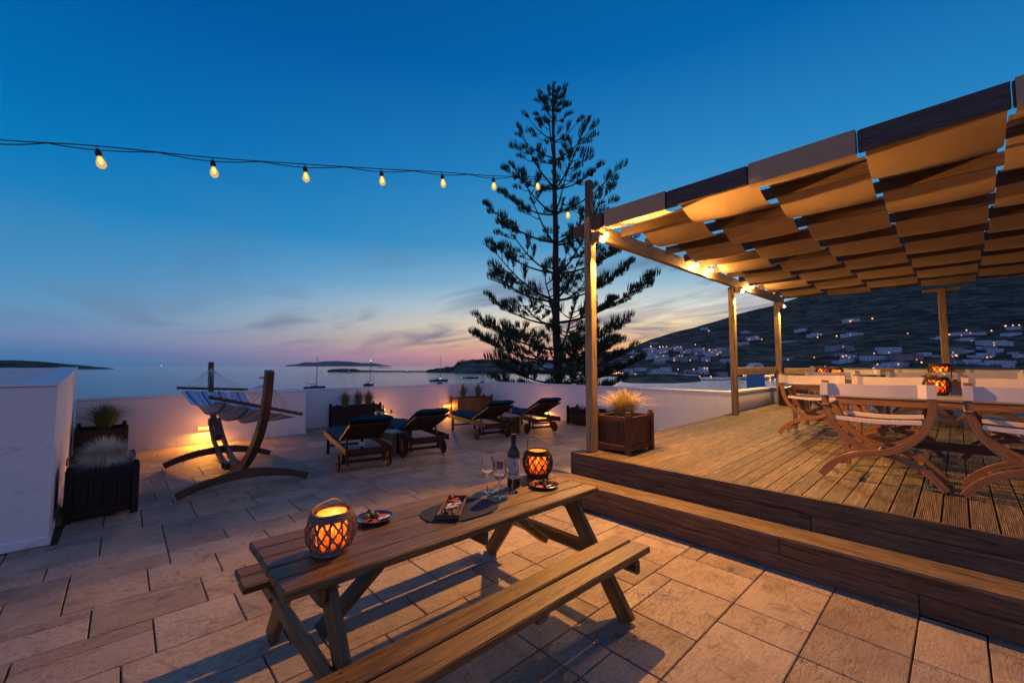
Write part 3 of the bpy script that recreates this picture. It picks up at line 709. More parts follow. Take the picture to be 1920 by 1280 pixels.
# pergola lamps
def beam_lamp(x, y, z, lab, power):
    t = thing('beam_bulb', lab, 'lamp', (x, y, z), 0, None)
    MB().lathe([(.012, .03), (.02, .028), (.022, .075), (.012, .08)], 12).build('socket', 'wax', t, smooth=True)
    MB().ball((0, 0, 0), .032, 12, 1.1).build('bulb', 'bulb', t, smooth=True)
    lamp('bulb_light', (0, 0, -.045), power, (1, .47, .12), .03, t)
beam_lamp(4.60, 3.10, 3.40, 'bare glowing bulb at the pergola corner nearest the pine tree', 42)
beam_lamp(7.47, 3.12, 3.475, 'first of two close glowing bulbs half way along the side beam', 62)
beam_lamp(8.10, 3.12, 3.475, 'second of two close glowing bulbs half way along the side beam', 62)
beam_lamp(10.4, 3.12, 3.45, 'glowing bulb on the beam just past the middle post', 62)
for x, y, z, lab, pw, aim in ((4.425, 3.125, 3.33, 'small lit spotlight box high on the front corner post', 0, 0), (9.60, 3.15, 3.30, 'small lit spotlight box at the top of the middle post', 0, 0), (12.66, 3.13, 3.27, 'small lit spotlight box at the top of the far corner post', 0, 0)):
    t = thing('spotlight', lab, 'lamp', (x, y, z))
    MB().box((0, .0, .0), (.13, .11, .12), ch=.012).build('housing', 'post', t)
    MB().box((.03, -.045, -.025), (.085, .05, .085), Matrix.Rotation(R(-35), 3, 'X'), ch=.004).build('lens', 'spot', t)
lamp('spotlight_light', (4.47, 3.04, 3.26), 900, (1, .44, .10), .028, None, R(152), (-.30, -.92, -1), .35)
lamp('spotlight_light', (9.63, 3.06, 3.20), 340, (1, .56, .15), .03, None, R(160), (-.1, -.35, -1), .5)
lamp('spotlight_light', (12.66, 3.06, 3.18), 280, (1, .56, .15), .03, None, R(160), (-.3, -.45, -1), .5)
t = thing('hanging_cord', 'thin dark cord hanging down beside the middle post', 'cord', (9.6, 3.3, 1.4))
MB().tube(spline([(.18, .08, .2), (.20, .07, -.1), (.24, .06, -.45), (.26, .05, -.62), (.2, .05, -.66)]), .006, 5).build('cord', 'wire', t); MB().bar((.02, .04, -.68), (.24, .05, -.66), .03, .03).build('plug', 'black', t)
pp(MB().tube([(9.36, 3.24, 3.36), (9.42, 3.22, 2.9), (9.46, 3.21, 2.6)], .008, 5), 'cord', 'wire')

# ================================================================ WALL LAMPS
def wall_lamp(p, ang, lab, power=7):
    t = thing('wall_lamp', lab, 'lamp', p, ang)     # faces local -Y
    f = MB(); f.box((0, -.012, .036), (.27, .024, .012)); f.box((0, -.012, -.036), (.27, .024, .012)); f.box((-.13, -.012, 0), (.012, .024, .06)); f.box((.13, -.012, 0), (.012, .024, .06)); f.build('frame', 'block', t)
    MB().box((0, -.006, 0), (.248, .006, .058)).build('diffuser', 'wall_lamp', t)
    l = bpy.data.lights.new('wall_lamp_light', 'AREA'); l.shape = 'RECTANGLE'; l.size = .22; l.size_y = .05; l.energy = power; l.color = (1, .34, .03)
    lamp('wall_lamp_fill', (0, -.30, .10), power * .10, (1, .34, .10), .12, t)
    o = bpy.data.objects.new('wall_lamp_light', l); C.objects.link(o); o.parent = t; o.location = (0, -.05, 0); o.rotation_euler = (R(-52), 0, 0)
wall_lamp((1.30, 11.00, .345), R(2.4), 'glowing wall lamp low on the wall behind the hammock', 44)
wall_lamp((5.72, 11.94, .335), 0, 'glowing wall lamp beside the long planter and drinks, behind the loungers', 26)
wall_lamp((8.06, 11.94, .30), 0, 'glowing wall lamp on the back wall left of the corner planter', 26)
wall_lamp((-.575, 8.95, .26), R(92), 'glowing wall lamp on the left corner block behind the planters', 5)
wall_lamp((9.936, 9.0, .30), R(-90), 'wall lamp on the right wall behind the last lounger', 26)

# ================================================================ PLANTERS
def planter(p, sx, sy, h, rz, lab, m='plant', nx=4, ny=3, soil=True):
    t = thing('planter', lab, 'planter', p, rz, None); ps = .065
    for ix in (-1, 1):
        for iy in (-1, 1):
            b = MB().box((ix * (sx / 2 - ps / 2), iy * (sy / 2 - ps / 2), h / 2), (ps, ps, h), ch=.006, grain=2)
            b.box((ix * (sx / 2 - ps / 2), iy * (sy / 2 - ps / 2), h + .018), (ps * .86, ps * .86, .036), ch=.014); b.build('corner_post', m, t)
    for iy in (-1, 1):
        MB().box((0, iy * (sy / 2 - .028), h - .07), (sx - 2 * ps, .03, .075), ch=.004).build('rail', m, t)
        MB().box((0, iy * (sy / 2 - .028), .07), (sx - 2 * ps, .03, .07), ch=.004).build('rail', m, t)
        n = nx
        for i in range(n):
            wd = (sx - 2 * ps) / n; MB().box((-sx / 2 + ps + wd * (i + .5), iy * (sy / 2 - .038), h / 2 - .01), (wd - .006, .018, h - .19), ch=.002, grain=2).build('board', m, t)
    for ix in (-1, 1):
        MB().box((ix * (sx / 2 - .028), 0, h - .07), (.03, sy - 2 * ps, .075), ch=.004).build('rail', m, t)
        MB().box((ix * (sx / 2 - .028), 0, .07), (.03, sy - 2 * ps, .07), ch=.004).build('rail', m, t)
        for i in range(ny):
            wd = (sy - 2 * ps) / ny; MB().box((ix * (sx / 2 - .038), -sy / 2 + ps + wd * (i + .5), h / 2 - .01), (.018, wd - .006, h - .19), ch=.002, grain=2).build('board', m, t)
    MB().box((0, 0, h / 2 - .03), (sx - .10, sy - .10, h - .12)).build('soil', 'soil', t)
    return t
def grass(p, n, hgt, spread, lab, m, dome=False, wid=.0035, seed=1):
    r = random.Random(seed); b = MB()
    for i in range(n):
        a = r.uniform(0, 2 * PI); r0 = r.uniform(0, .055); L_ = hgt * r.uniform(.65, 1.1); k = r.random() ** (.6 if dome else 1.1)
        out = spread * k * r.uniform(.6, 1.35); d = Vector((math.cos(a), math.sin(a), 0)); base = d * r0
        if dome: ang = k * R(88); tip = base + d * (L_ * math.sin(ang) * .85) + Vector((0, 0, L_ * math.cos(ang) * 1.0)); mid = base + d * (L_ * .45 * math.sin(ang * .7)) + Vector((0, 0, L_ * .55 * math.cos(ang * .6)))
        else: tip = base + d * out + Vector((0, 0, L_ * (1 - .35 * k * k))); mid = base + d * out * .32 + Vector((0, 0, L_ * .6))
        s_ = Vector((-d.y, d.x, 0)) * wid
        P = [base, (base + mid) / 2 + d * -.004, mid, (mid + tip) / 2 + Vector((0, 0, .008)), tip]; W_ = [1, 1, .9, .6, .12]
        k0 = len(b.V)
        for q, ww in zip(P, W_): b.V.append(q - s_ * ww); b.V.append(q + s_ * ww)
        for j in range(4): b.face([k0 + 2 * j, k0 + 2 * j + 1, k0 + 2 * j + 3, k0 + 2 * j + 2], [(0, 0)] * 4)
    o = b.build('ornamental_grass', m, None, loc=p); tag(o, lab, 'plant'); return o
planter((-.135, 6.88, 0), .59, .86, .555, R(1.8), 'dark brown square planter at the left wall holding a pale straw grass ball', ny=5)
grass((-.12, 6.76, .52), 2600, .33, .3, 'pale straw coloured dome of grass in the front left planter', 'straw', True, .0022, 3)
planter((-.25, 10.40, 0), .66, .80, .60, R(1.8), 'dark brown square planter tucked in the corner behind the straw grass one', ny=5)
grass((-.22, 10.35, .50), 600, .50, .52, 'green spiky grass in the planter tucked in the left wall corner', 'ggrass', False, .005, 4)
planter((4.76, 11.50, 0), 1.28, .52, .60, 0, 'long dark planter with three grass tufts behind the nearest lounger', nx=9)
for i, (dx, q) in enumerate(((-.30, 'left'), (.06, 'middle'), (.36, 'right'))):
    grass((4.76 + dx, 11.50, .48), 260, .50, .30, '%s tuft of grass in the long planter behind the nearest lounger' % q, 'ggrass', False, .005, 5 + i)
planter((8.84, 11.55, 0), 1.50, .50, .62, 0, 'long planter by the far corner with one end lit orange', 'plant2', nx=11)
for i, (dx, q) in enumerate(((-.36, 'left'), (.30, 'right'))):
    grass((8.84 + dx, 11.55, .50), 200, .55, .32, '%s tuft of grass in the far corner planter' % q, 'ggrass', False, .006, 9 + i)
planter((9.60, 6.95, 0), .50, 1.6, .50, 0, 'dark planter by the right wall, half hidden behind the front post', nx=3, ny=9)
grass((9.6, 7.35, .38), 90, .16, .16, 'short dry grass tuft in the planter by the right wall', 'straw', False, .004, 14)
grass((9.6, 6.5, .38), 120, .22, .2, 'taller dry grass tuft in the planter by the right wall, beside the post', 'straw', False, .004, 15)
planter((4.855, 3.045, DZ(4.85)), .62, .53, .49, 0, 'reddish brown planter on the deck corner by the front post', 'plant2', nx=5, ny=4)
grass((4.86, 3.04, DZ(4.85) + .38), 1100, .40, .52, 'golden grass glowing under the lamp in the deck corner planter', 'lamplit', False, .0026, 21)
planter((12.75, 2.92, DZ(12.7)), 1.0, .5, .46, 0, 'dark planter at the foot of the far corner post', nx=6)

# ================================================================ HAMMOCK
hs = thing('hammock_stand', 'curved laminated timber hammock stand with two arched feet', 'hammock stand', (1.28, 7.75, 0))
X0 = -1.28; Y0 = -7.75
def arc_foot(yc, half=.76, rise=.165):
    P = [(half * t, yc, .045 + rise * (1 - t * t) ** 1.0) for t in [(-1 + 2 * i / 16) for i in range(17)]]
    return MB().sweep(P, .075, [.085 + .04 * (1 - abs(-1 + i / 8)) for i in range(17)], (0, 1, 0))
arc_foot(6.66 + Y0).build('foot', 'ham', hs); arc_foot(8.84 + Y0).build('foot', 'ham', hs)
near = spline([(0, -2.08, 1.60), (0, -1.96, 1.16), (0, -1.66, .78), (0, -1.23, .47), (0, -.76, .25), (0, -.25, .13), (0, .2, .10)], 5)
MB().sweep(near, .085, .115, (1, 0, 0)).build('upright', 'ham', hs)
farp = spline([(0, 2.62, 1.73), (0, 2.50, 1.22), (0, 2.22, .84), (0, 1.80, .56), (0, 1.35, .38)], 5)
MB().sweep(farp, .085, .115, (1, 0, 0)).build('upright', 'ham', hs)
for sx in (-1, 1):
    MB().sweep(spline([(sx * .072, 1.90, .64), (sx * .072, 1.45, .40), (sx * .072, .8, .20), (sx * .072, .0, .11)], 5), .05, .10, (1, 0, 0)).build('splint', 'ham', hs)
MB().tube([(-.12, .1, .12), (.12, .1, .12)], .05, 12).build('bolt', 'iron', hs)
MB().tube([(-.10, -2.05, 1.52), (.06, -2.05, 1.52)], .012, 8).build('bolt', 'steel', hs)
hm = thing('hammock', 'blue and white striped cloth hammock with wooden spreader bars', 'hammock', (1.28, 7.75, 0))
nb = (Vector((-.50, -1.35, 1.275)), Vector((.60, -1.35, .975))); fb = (Vector((-.614, 1.45, 1.284)), Vector((.446, 1.45, 1.216)))
for a, b_ in (nb, fb): MB().bar(a, b_, .035, .045, ch=.005).build('spreader_bar', 'ham', hm)
grid = []
for i in range(33):
    u = i / 32; row = []
    for j in range(25):
        v = j / 24; a = nb[0].lerp(nb[1], .06 + .88 * v); b_ = fb[0].lerp(fb[1], .06 + .88 * v); p = a.lerp(b_, u)
        sag = .30 * math.sin(PI * u) ** .8 * (.55 + .45 * math.sin(PI * v)); fold = .028 * math.sin(v * 26 + math.sin(u * 5) * 2.0) * (.3 + math.sin(PI * u))
        p.z -= .05 + sag; p.z += fold; p.x += .02 * math.sin(u * 9 + v * 4); p.x = p.x * (1 - .06 * math.sin(PI * u)); row.append(p)
    grid.append(row)
cl_ = MB().sheet(grid); cl_.sheet([[p - Vector((0, 0, .006)) for p in r_[::-1]] for r_ in grid]); cl_.build('cloth', 'hcloth', hm, smooth=True)
for (a, b_), top in ((nb, Vector((0, -2.02, 1.45))), (fb, Vector((0, 2.56, 1.60)))):
    rp = MB()
    for k in range(13):
        e = a.lerp(b_, .04 + .92 * k / 12); rp.tube([top, top.lerp(e, .5) - Vector((0, 0, .012)), e, e.lerp(grid[0 if top.y < 0 else -1][int(k * 2)], .9)], .0035, 4)
    rp.build('rope_fan', 'rope', hm); MB().ball(top, .028, 8, 1.2).build('knot', 'rope', hm)

# ================================================================ LOUNGERS
def lounger(p, ang, lab):
    """origin between the wheels on the ground; local +Y towards the foot end"""
    t = thing('sun_lounger', lab, 'sun lounger', p, ang, 'wheeled sun loungers on the terrace'); hw = .32
    for s_ in (-1, 1):
        MB().bar((s_ * hw, -.33, .335), (s_ * hw, 1.66, .345), .035, .095, ch=.006).build('side_rail', 'loung', t)
        MB().bar((s_ * (hw - .03), 1.44, 0), (s_ * (hw - .03), 1.44, .30), .05, .045, (0, 1, 0), ch=.004).build('leg', 'loung', t)
        wl = MB().lathe([(.02, -.016), (.115, -.016), (.122, -.008), (.122, .008), (.115, .016), (.02, .016)], 20, (0, 0, 0), rot=Matrix.Rotation(R(90), 3, 'Y'))
        o = wl.build('wheel', 'loung', t, smooth=True, loc=(s_ * (hw + .055), 0, .122))
        MB().lathe([(.001, .0), (.022, 0), (.022, .014), (.001, .016)], 10, rot=Matrix.Rotation(R(90 * s_), 3, 'Y')).build('hub', 'iron', o, loc=(s_ * .014, 0, 0))
        MB().bar((s_ * (hw - .028), .02, .10), (s_ * (hw - .028), .02, .32), .05, .04, (0, 1, 0), ch=.003).build('leg', 'loung', t)
        MB().bar((s_ * (hw - .06), -.12, .10), (s_ * (hw - .075), .12, .56), .028, .022, (0, 1, 0), ch=.002).build('strut', 'loung', t)
    MB().tube([(-hw - .09, 0, .122), (hw + .09, 0, .122)], .009, 8).build('axle', 'iron', t)
    for y_, z_, hh in ((-.30, .33, .07), (-.06, .14, .045), (-.14, .245, .035), (1.62, .34, .07), (1.44, .14, .035)):
        MB().bar((-hw + .02, y_, z_), (hw - .02, y_, z_), .022, hh, ch=.003).build('cross_rail', 'loung', t)
    for k in range(11):
        y_ = .50 + k * .105; MB().bar((-hw + .02, y_, .375), (hw - .02, y_, .375), .07, .016, ch=.003).build('slat', 'loung', t)
    # raised back: hinge at y .42, rises to y -.42
    h0 = Vector((0, .40, .385)); h1 = Vector((0, -.38, .72)); d = (h1 - h0); n_ = Vector((0, d.z, -d.y)).normalized()
    for s_ in (-1, 1): MB().bar(h0 + Vector((s_ * .285, 0, 0)), h1 + Vector((s_ * .285, 0, 0)), .03, .04, n_, ch=.003).build('back_rail', 'loung', t)
    for k in range(8):
        q = h0.lerp(h1, .06 + k * .128); MB().bar(q + Vector((-.275, 0, 0)), q + Vector((.275, 0, 0)), .065, .016, n_, ch=.003).build('back_slat', 'loung', t)
    cu = []
    path = spline([(0, 1.66, .40), (0, 1.2, .398), (0, .75, .40), (0, .47, .405), (0, .36, .435), (0, .0, .595), (0, -.40, .775), (0, -.43, .79)], 5)
    top = []; bot = []
    for i, q in enumerate(path):
        tn = (path[min(i + 1, len(path) - 1)] - path[max(0, i - 1)]).normalized(); up = Vector((0, tn.z, -tn.y)); up = up if up.z > 0 else -up
        rt = []; rb = []
        for j in range(9):
            f = -1 + j / 4; e = (1 - abs(f) ** 6); tk = .022 + .045 * e * (.8 + .2 * math.cos(i * 1.05)) - .006 * (math.cos(f * PI * 3) > .9)
            if i in (0, len(path) - 1): tk = .02
            rt.append(q + Vector((f * .30, 0, 0)) + up * tk); rb.append(q + Vector((f * .30, 0, 0)) + up * .004)
        top.append(rt); bot.append(rb)
    b = MB().sheet([r_[::-1] for r_ in top]); b.sheet(bot)
    for A, B in ((top, bot),):
        b.sheet([[A[i][0] for i in range(len(A))], [B[i][0] for i in range(len(A))]]); b.sheet([[B[i][-1] for i in range(len(A))], [A[i][-1] for i in range(len(A))]])
        b.sheet([A[0], B[0]]); b.sheet([B[-1], A[-1]])
    b.build('cushion', 'cushion', t, smooth=True)
    t.scale = (1.07, 1.07, 1.07)
    return t
def heading(dx, dy): return math.atan2(dy, dx) - PI / 2
l1 = lounger((2.905, 6.64, 0), heading(.18, .98), 'nearest sun lounger, closest to the hammock, with a white tag under its back')
MB().bar((-.03, .26, .33), (.06, .26, .33), .004, .07).build('care_tag', 'label', l1); MB().bar((-.03, .2, .20), (.06, .2, .20), .004, .05).build('care_tag', 'label', l1)
dup(l1, (4.135, 6.865, 0), heading(.16, .987), 'second sun lounger from the hammock, right of the wooden side table')
l3 = lounger((6.23, 7.36, 0), heading(.20, .98), 'third sun lounger from the hammock, in front of the orange lit planter')
dup(l3, (7.66, 7.17, 0), heading(.26, .966), 'rightmost sun lounger, next to the white wall on the right')
for ch in list(bpy.data.objects):
    if ch.parent and ch.parent.name.startswith('sun_lounger.001') and ch.name.startswith('care_tag'): bpy.data.objects.remove(ch)
def side_table(p, rz, lab, h=.44, s_=.36, top='block'):
    t = thing('side_table', lab, 'side table', p, rz)
    for k in range(4):
        MB().box((-s_ / 2 + s_ / 8 + k * s_ / 4, 0, h - .012), (s_ / 4 - .004, s_, .024), ch=.003, grain=1).build('top_board', top, t)
    for sx in (-1, 1):
        for k in range(3): MB().box((sx * (s_ / 2 - .012), -s_ / 2 + s_ / 6 + k * s_ / 3, (h - .026) / 2), (.022, s_ / 3 - .005, h - .026), ch=.003, grain=2).build('side_board', 'block', t)
        for k in range(3): MB().box((-s_ / 2 + s_ / 6 + k * s_ / 3, sx * (s_ / 2 - .012), (h - .026) / 2), (s_ / 3 - .05, .022, h - .026), ch=.003, grain=2).build('side_board', 'block', t)
    return t
side_table((3.80, 7.32, 0), .1, 'small wooden crate table between the first and second loungers', top='white_wood')
side_table((7.03, 7.62, 0), .1, 'small wooden crate table between the third and fourth loungers', top='white_wood')
side_table((4.42, 9.05, 0), .1, 'side table mostly hidden behind the nearest lounger, carrying drinks', .46, .46)

def wine_glass(p, lab, s_=1.0, grp=None):
    pr = [(.0005, .0), (.034, .0005), (.034, .002), (.010, .005), (.0042, .012), (.0038, .085), (.007, .093), (.022, .104), (.036, .125), (.0395, .150), (.037, .178), (.0308, .2075), (.0306, .209), (.0290, .209), (.0288, .2075),
          (.0350, .178), (.0374, .150), (.0338, .128), (.0200, .109), (.0005, .100)]
    s_ *= 1.22 if p[2] == .745 else 1
    o = MB().lathe([(r * s_, z * s_) for r, z in pr], 28).build('wine_glass', 'glass', None, smooth=True, loc=p); return tag(o, lab, 'wine glass', grp)
def bottle(p, lab, s_=1.0, label=True, seal='black'):
    t = thing('wine_bottle', lab, 'bottle', p); t.scale = (s_,) * 3
    MB().lathe([(.0005, .004), (.030, 0), (.0375, .006), (.0375, .190), (.036, .205), (.028, .222), (.018, .236), (.0145, .25), (.0142, .30), (.0005, .302)], 28).build('glass_body', 'wine', t, smooth=True)
    MB().lathe([(.0152, .245), (.0155, .303), (.0158, .304), (.0158, .312), (.0005, .3125)], 20).build('capsule', seal, t, smooth=True)
    MB().lathe([(.0378, .055), (.0381, .055), (.0381, .165), (.0378, .165)], 28).build('paper_label', 'label', t, smooth=True)
    if label:
        f = MB()
        for k, (z, wd) in enumerate(((.148, .7), (.138, .45), (.085, .6), (.076, .8), (.068, .5))):
            n = 8
            for j in range(n):
                a0 = -2.15 - wd / 2 + wd * j / n; a1 = a0 + wd / n * .7; b0 = len(f.V)
                for a, zz in ((a0, z - .0018), (a1, z - .0018), (a1, z + .0018), (a0, z + .0018)): f.V.append(Vector((.0384 * math.cos(a), .0384 * math.sin(a), zz)))
                f.face([b0, b0 + 1, b0 + 2, b0 + 3], [(0, 0)] * 4)
        f.build('print', 'iron', t)
    return t
bottle((4.33, 8.95, .46), 'bottle standing behind the nearest lounger in front of the wall lamp')
t = thing('ice_bucket', 'pale ice bucket beside the bottle behind the nearest lounger', 'bucket', (4.27, 9.07, .46)); MB().lathe([(.06, 0), (.075, .15), (.078, .15), (.078, .156), (.07, .156), (.055, .01)], 20).build('bucket_body', 'steel', t, smooth=True); MB().tube(spline([(-.075, 0, .14), (0, 0, .2), (.075, 0, .14)]), .004, 5).build('handle', 'steel', t)
wine_glass((4.52, 8.98, .46), 'left of two wine glasses behind the nearest lounger'); wine_glass((4.60, 9.06, .46), 'right of two wine glasses behind the nearest lounger')
wine_glass((7.03, 7.60, .44), 'wine glass on the crate table between the two right loungers', .9)

# ================================================================ PICNIC TABLE
pt = thing('picnic_table', 'wooden picnic table with two attached benches in the foreground', 'picnic table', (1.585, 2.235, 0)); PX_, PY_ = 1.585, 2.235
pw = .1275
for k in range(5):
    MB().box((0, -.34 + pw / 2 + k * (.68 / 5) + .003, .7225), (2.15 + rnd(-.006, .006), pw, .045), ch=.008).build('table_plank', 'picnic', pt)
for s_ in (-1, 1):
    for k in range(2):
        MB().box((0, s_ * (.552 + k * .15), .4275), (2.12 + rnd(-.01, .01), .135, .045), ch=.008).build('bench_plank', 'picnic', pt)
for x in (-.865, .875):
    sx = 1 if x > 0 else -1
    for s_ in (-1, 1):
        MB().bar((x, s_ * .70, -.0), (x, s_ * .20, .70), .042, .115, (0, 1, 0), ch=.004).build('leg', 'picnic', pt)
    MB().bar((x + sx * .045, -.765, .352), (x + sx * .045, .765, .352), .042, .105, ch=.018).build('bench_bearer', 'picnic', pt)
    MB().bar((x + sx * .045, -.31, .652), (x + sx * .045, .31, .652), .042, .095, ch=.018).build('top_bearer', 'picnic', pt)
    MB().bar((x - sx * .045, 0, .33), (x - sx * .50, 0, .685), .09, .045, (0, 0, 1), ch=.004).build('brace', 'picnic', pt)
    for yb in (-.45, .45): MB().tube([(x - sx * .03, yb, .35), (x + sx * .075, yb, .35)], .012, 8).build('bolt', 'iron', pt)
MB().bar((0.0, -.32, .655), (0.0, .32, .655), .045, .08, ch=.015).build('top_bearer', 'picnic', pt)
for s_ in (-1, 1): MB().bar((0, s_ * .49, .388), (0, s_ * .765, .388), .07, .03, ch=.006).build('bench_batten', 'picnic', pt)
sc_ = MB()
for x in (-.91, 0.0, .92):
    for k in range(5):
        for q in (-.03, .03): sc_.lathe([(.0045, 0), (.0045, .0012), (.0005, .0014)], 8, (x + rnd(-.004, .004), -.34 + pw / 2 + k * (.68 / 5) + .003 + q, .7452))
    for s_ in (-1, 1):
        for k in range(2):
            for q in (-.03, .03): sc_.lathe([(.0045, 0), (.0045, .0012), (.0005, .0014)], 8, (x, s_ * (.552 + k * .15) + q, .4502))
stuff(sc_.build('screw_heads', 'iron', pt))
# ================================================================ LANTERNS
def lantern(p, s_, lab, oval=1.0, rz=0, m='wicker', power=3.2, handle='down', wreath=False):
    t = thing('wicker_lantern', lab, 'lantern', p, rz, 'wicker candle lanterns'); Hh = .175 * s_
    def rad(f): return s_ * (.052 + .046 * math.sin(PI * (.10 + .76 * f)) ** .9)
    MB().lathe([(.0005, 0), (.068 * s_, 0), (.073 * s_, .006), (.073 * s_, .018 * s_), (.062 * s_, .022 * s_), (.0005, .02 * s_)], 28, sx=oval).build('base_ring', m, t, smooth=True)
    n = 14; b = MB()
    for dr in (-1, 1):
        for k in range(n):
            P = []
            for i in range(11):
                f = i / 10; a = 2 * PI * k / n + dr * f * 1.05; r_ = rad(f) + .002 * dr; P.append((oval * r_ * math.cos(a), r_ * math.sin(a), .014 * s_ + f * (Hh - .018 * s_)))
            b.tube(P, .0044 * s_, 5)
    for k in range(12):
        a = 2 * PI * (k + .5) / 12; b.tube([(oval * (rad(f) - .007) * math.cos(a), (rad(f) - .007) * math.sin(a), .014 * s_ + f * (Hh - .018 * s_)) for f in (0, .25, .5, .75, 1)], .0036 * s_, 4)
    stuff(b.build('wicker_lattice', m, t, smooth=True))
    b = MB()
    for zz, rr_ in ((Hh - .022 * s_, rad(.90) + .004), (Hh - .012 * s_, rad(.95) + .005), (Hh - .002 * s_, rad(1) + .005), (.024 * s_, rad(.02) + .004)):
        MB().tube([(oval * rr_ * math.cos(a), rr_ * math.sin(a), zz + .002 * math.sin(a * 5)) for a in [2 * PI * i / 28 for i in range(29)]], .0062 * s_, 6).build('rim_band', m, t, smooth=True)
    b = None
    rg = .060 * s_
    MB().lathe([(rg * .96, .022 * s_), (rg, .024 * s_), (rg, Hh - .004 * s_), (rg * .96, Hh - .004 * s_), (rg * .96, .03 * s_)], 28, sx=oval).build('glass_liner', 'frost', t, smooth=True)
    MB().lathe([(.0005, .022 * s_), (.024, .022 * s_), (.024, .080 * s_), (.0005, .078 * s_)], 16).build('candle', 'wax', t, smooth=True)
    MB().lathe([(.0005, .084 * s_), (.0065 * s_, .096 * s_), (.004 * s_, .112 * s_), (.0005, .128 * s_)], 10).build('flame', 'flame', t, smooth=True)
    lamp('candle_light', (0, 0, .125 * s_), power, (1, .45, .10), .012, t)
    if handle == 'down':
        P = spline([(-oval * .082 * s_, .0, Hh), (-.05 * s_, .065 * s_, Hh + .006), (.02 * s_, .085 * s_, Hh + .018), (oval * .070 * s_, .06 * s_, Hh + .026), (oval * .08 * s_, .01, Hh)])
    else: P = spline([(-oval * .066 * s_, .0, Hh - .02), (-.066 * s_, 0, Hh + .05 * s_), (-.055 * s_, 0, Hh + .085 * s_), (.0, 0, Hh + .075 * s_), (.055 * s_, 0, Hh + .035 * s_), (oval * .072 * s_, 0, Hh - .02)])
    MB().tube(P, .0042 * s_, 6).build('handle', m, t, smooth=True)
    if wreath:
        b = MB()
        for k in range(60):
            a = rnd(0, 2 * PI); r0 = (.08 + rnd(-.02, .03)) * s_; q = Vector((math.cos(a) * r0, math.sin(a) * r0, Hh + rnd(-.01, .02))); b.tube([q, q + Vector((rnd(-.05, .05), rnd(-.05, .05), rnd(-.01, .03)))], .0025, 3)
        stuff(b.build('twig_wreath', 'dstraw', t))
    return t
lantern((.785, 2.16, .745), 1.12, 'oval wicker lantern with an amber glow on the left end of the picnic table', 1.12, R(25), 'wicker', 3.2)
lantern((2.545, 2.42, .745), 1.24, 'round wicker lantern with upright handle on the far end of the picnic table', 1.0, R(-42), 'wicker2', 2.8, 'up')
# bottle and glasses
bottle((2.20, 2.345, .745), 'tall dark wine bottle with pale paper label beside the picnic table lantern', 1.27)
wine_glass((1.965, 2.375, .745), 'leftmost of four wine glasses on the picnic table'); wine_glass((2.13, 2.43, .745), 'wine glass standing at the back, half hidden by the other three')
wine_glass((1.955, 2.225, .745), 'front wine glass of the four, nearest the dark mat'); wine_glass((2.095, 2.245, .745), 'rightmost wine glass, in front of the wine bottle')
# mat, tray, plates
P = []
for i in range(40):
    a = 2 * PI * i / 40; c_, s_ = math.cos(a), math.sin(a); P.append((.26 * math.copysign(abs(c_) ** .8, c_), .17 * math.copysign(abs(s_) ** .85, s_)))
tag(MB().prism(P, 0, .005).build('placemat', 'slate', None, loc=(1.60, 2.20, .7455), rot=(0, 0, R(-4))), 'dark blue oval placemat under the wooden snack tray', 'placemat')
tr = thing('snack_tray', 'oblong olive wood tray of cheese and olives on the dark placemat', 'tray', (1.565, 2.235, .751), R(46)); tr.scale = (1.22, 1.22, 1.1)
MB().box((0, 0, .005), (.29, .095, .008), ch=.003).build('tray_base', 'tray', tr)
b = MB(); b.box((0, .052, .014), (.30, .010, .026), ch=.003); b.box((0, -.052, .014), (.30, .010, .026), ch=.003); b.box((.152, 0, .014), (.010, .114, .026), ch=.003); b.box((-.152, 0, .014), (.010, .114, .026), ch=.003); b.build('tray_rim', 'tray', tr)
def bits(t_, spec, z, on='on the olive wood tray'):
    cnt = {}
    for (x, y_, r_, m, nm) in spec:
        key = nm + m; cnt[key] = cnt.get(key, 0) + 1; tot = sum(1 for q in spec if q[4] + q[3] == key)
        od = ('' if tot == 1 else ' ' + ('first', 'second', 'third', 'fourth', 'fifth', 'sixth')[cnt[key] - 1] + ' of %s from the near left' % ('two', 'three', 'four', 'five', 'six')[tot - 2])
        od = ' ' + on + (',' + od if od else '')
        if nm == 'cheese': tag(MB().box((0, 0, 0), (.055, .016, .012), RZ(rnd(-.6, .6)), ch=.003).build('cheese_stick', m, None, loc=(t_[0] + x, t_[1] + y_, z + .012)), 'pale cheese stick' + od, 'cheese', 'cheese sticks')
        elif nm == 'slice': tag(MB().lathe([(.0005, 0), (r_, 0), (r_, .004), (.0005, .004)], 14).build('meat_slice', m, None, loc=(t_[0] + x, t_[1] + y_, z + .006)), ('bright red pepper slice' if m == 'red' else 'dark red meat slice') + od, 'meat', 'meat slices')
        else: tag(MB().ball((0, 0, 0), r_, 12, 1.05).build(nm, m, None, smooth=True, loc=(t_[0] + x, t_[1] + y_, z + r_)), {'olivedolive': 'black olive', 'oliveolive': 'green olive', 'tomatored': 'red tomato'}[key] + od, nm, nm + 's on the picnic table')
def loc_tray(u, v): a = R(46); u *= 1.22; v *= 1.22; return (u * math.cos(a) - v * math.sin(a), u * math.sin(a) + v * math.cos(a))
sp_ = []
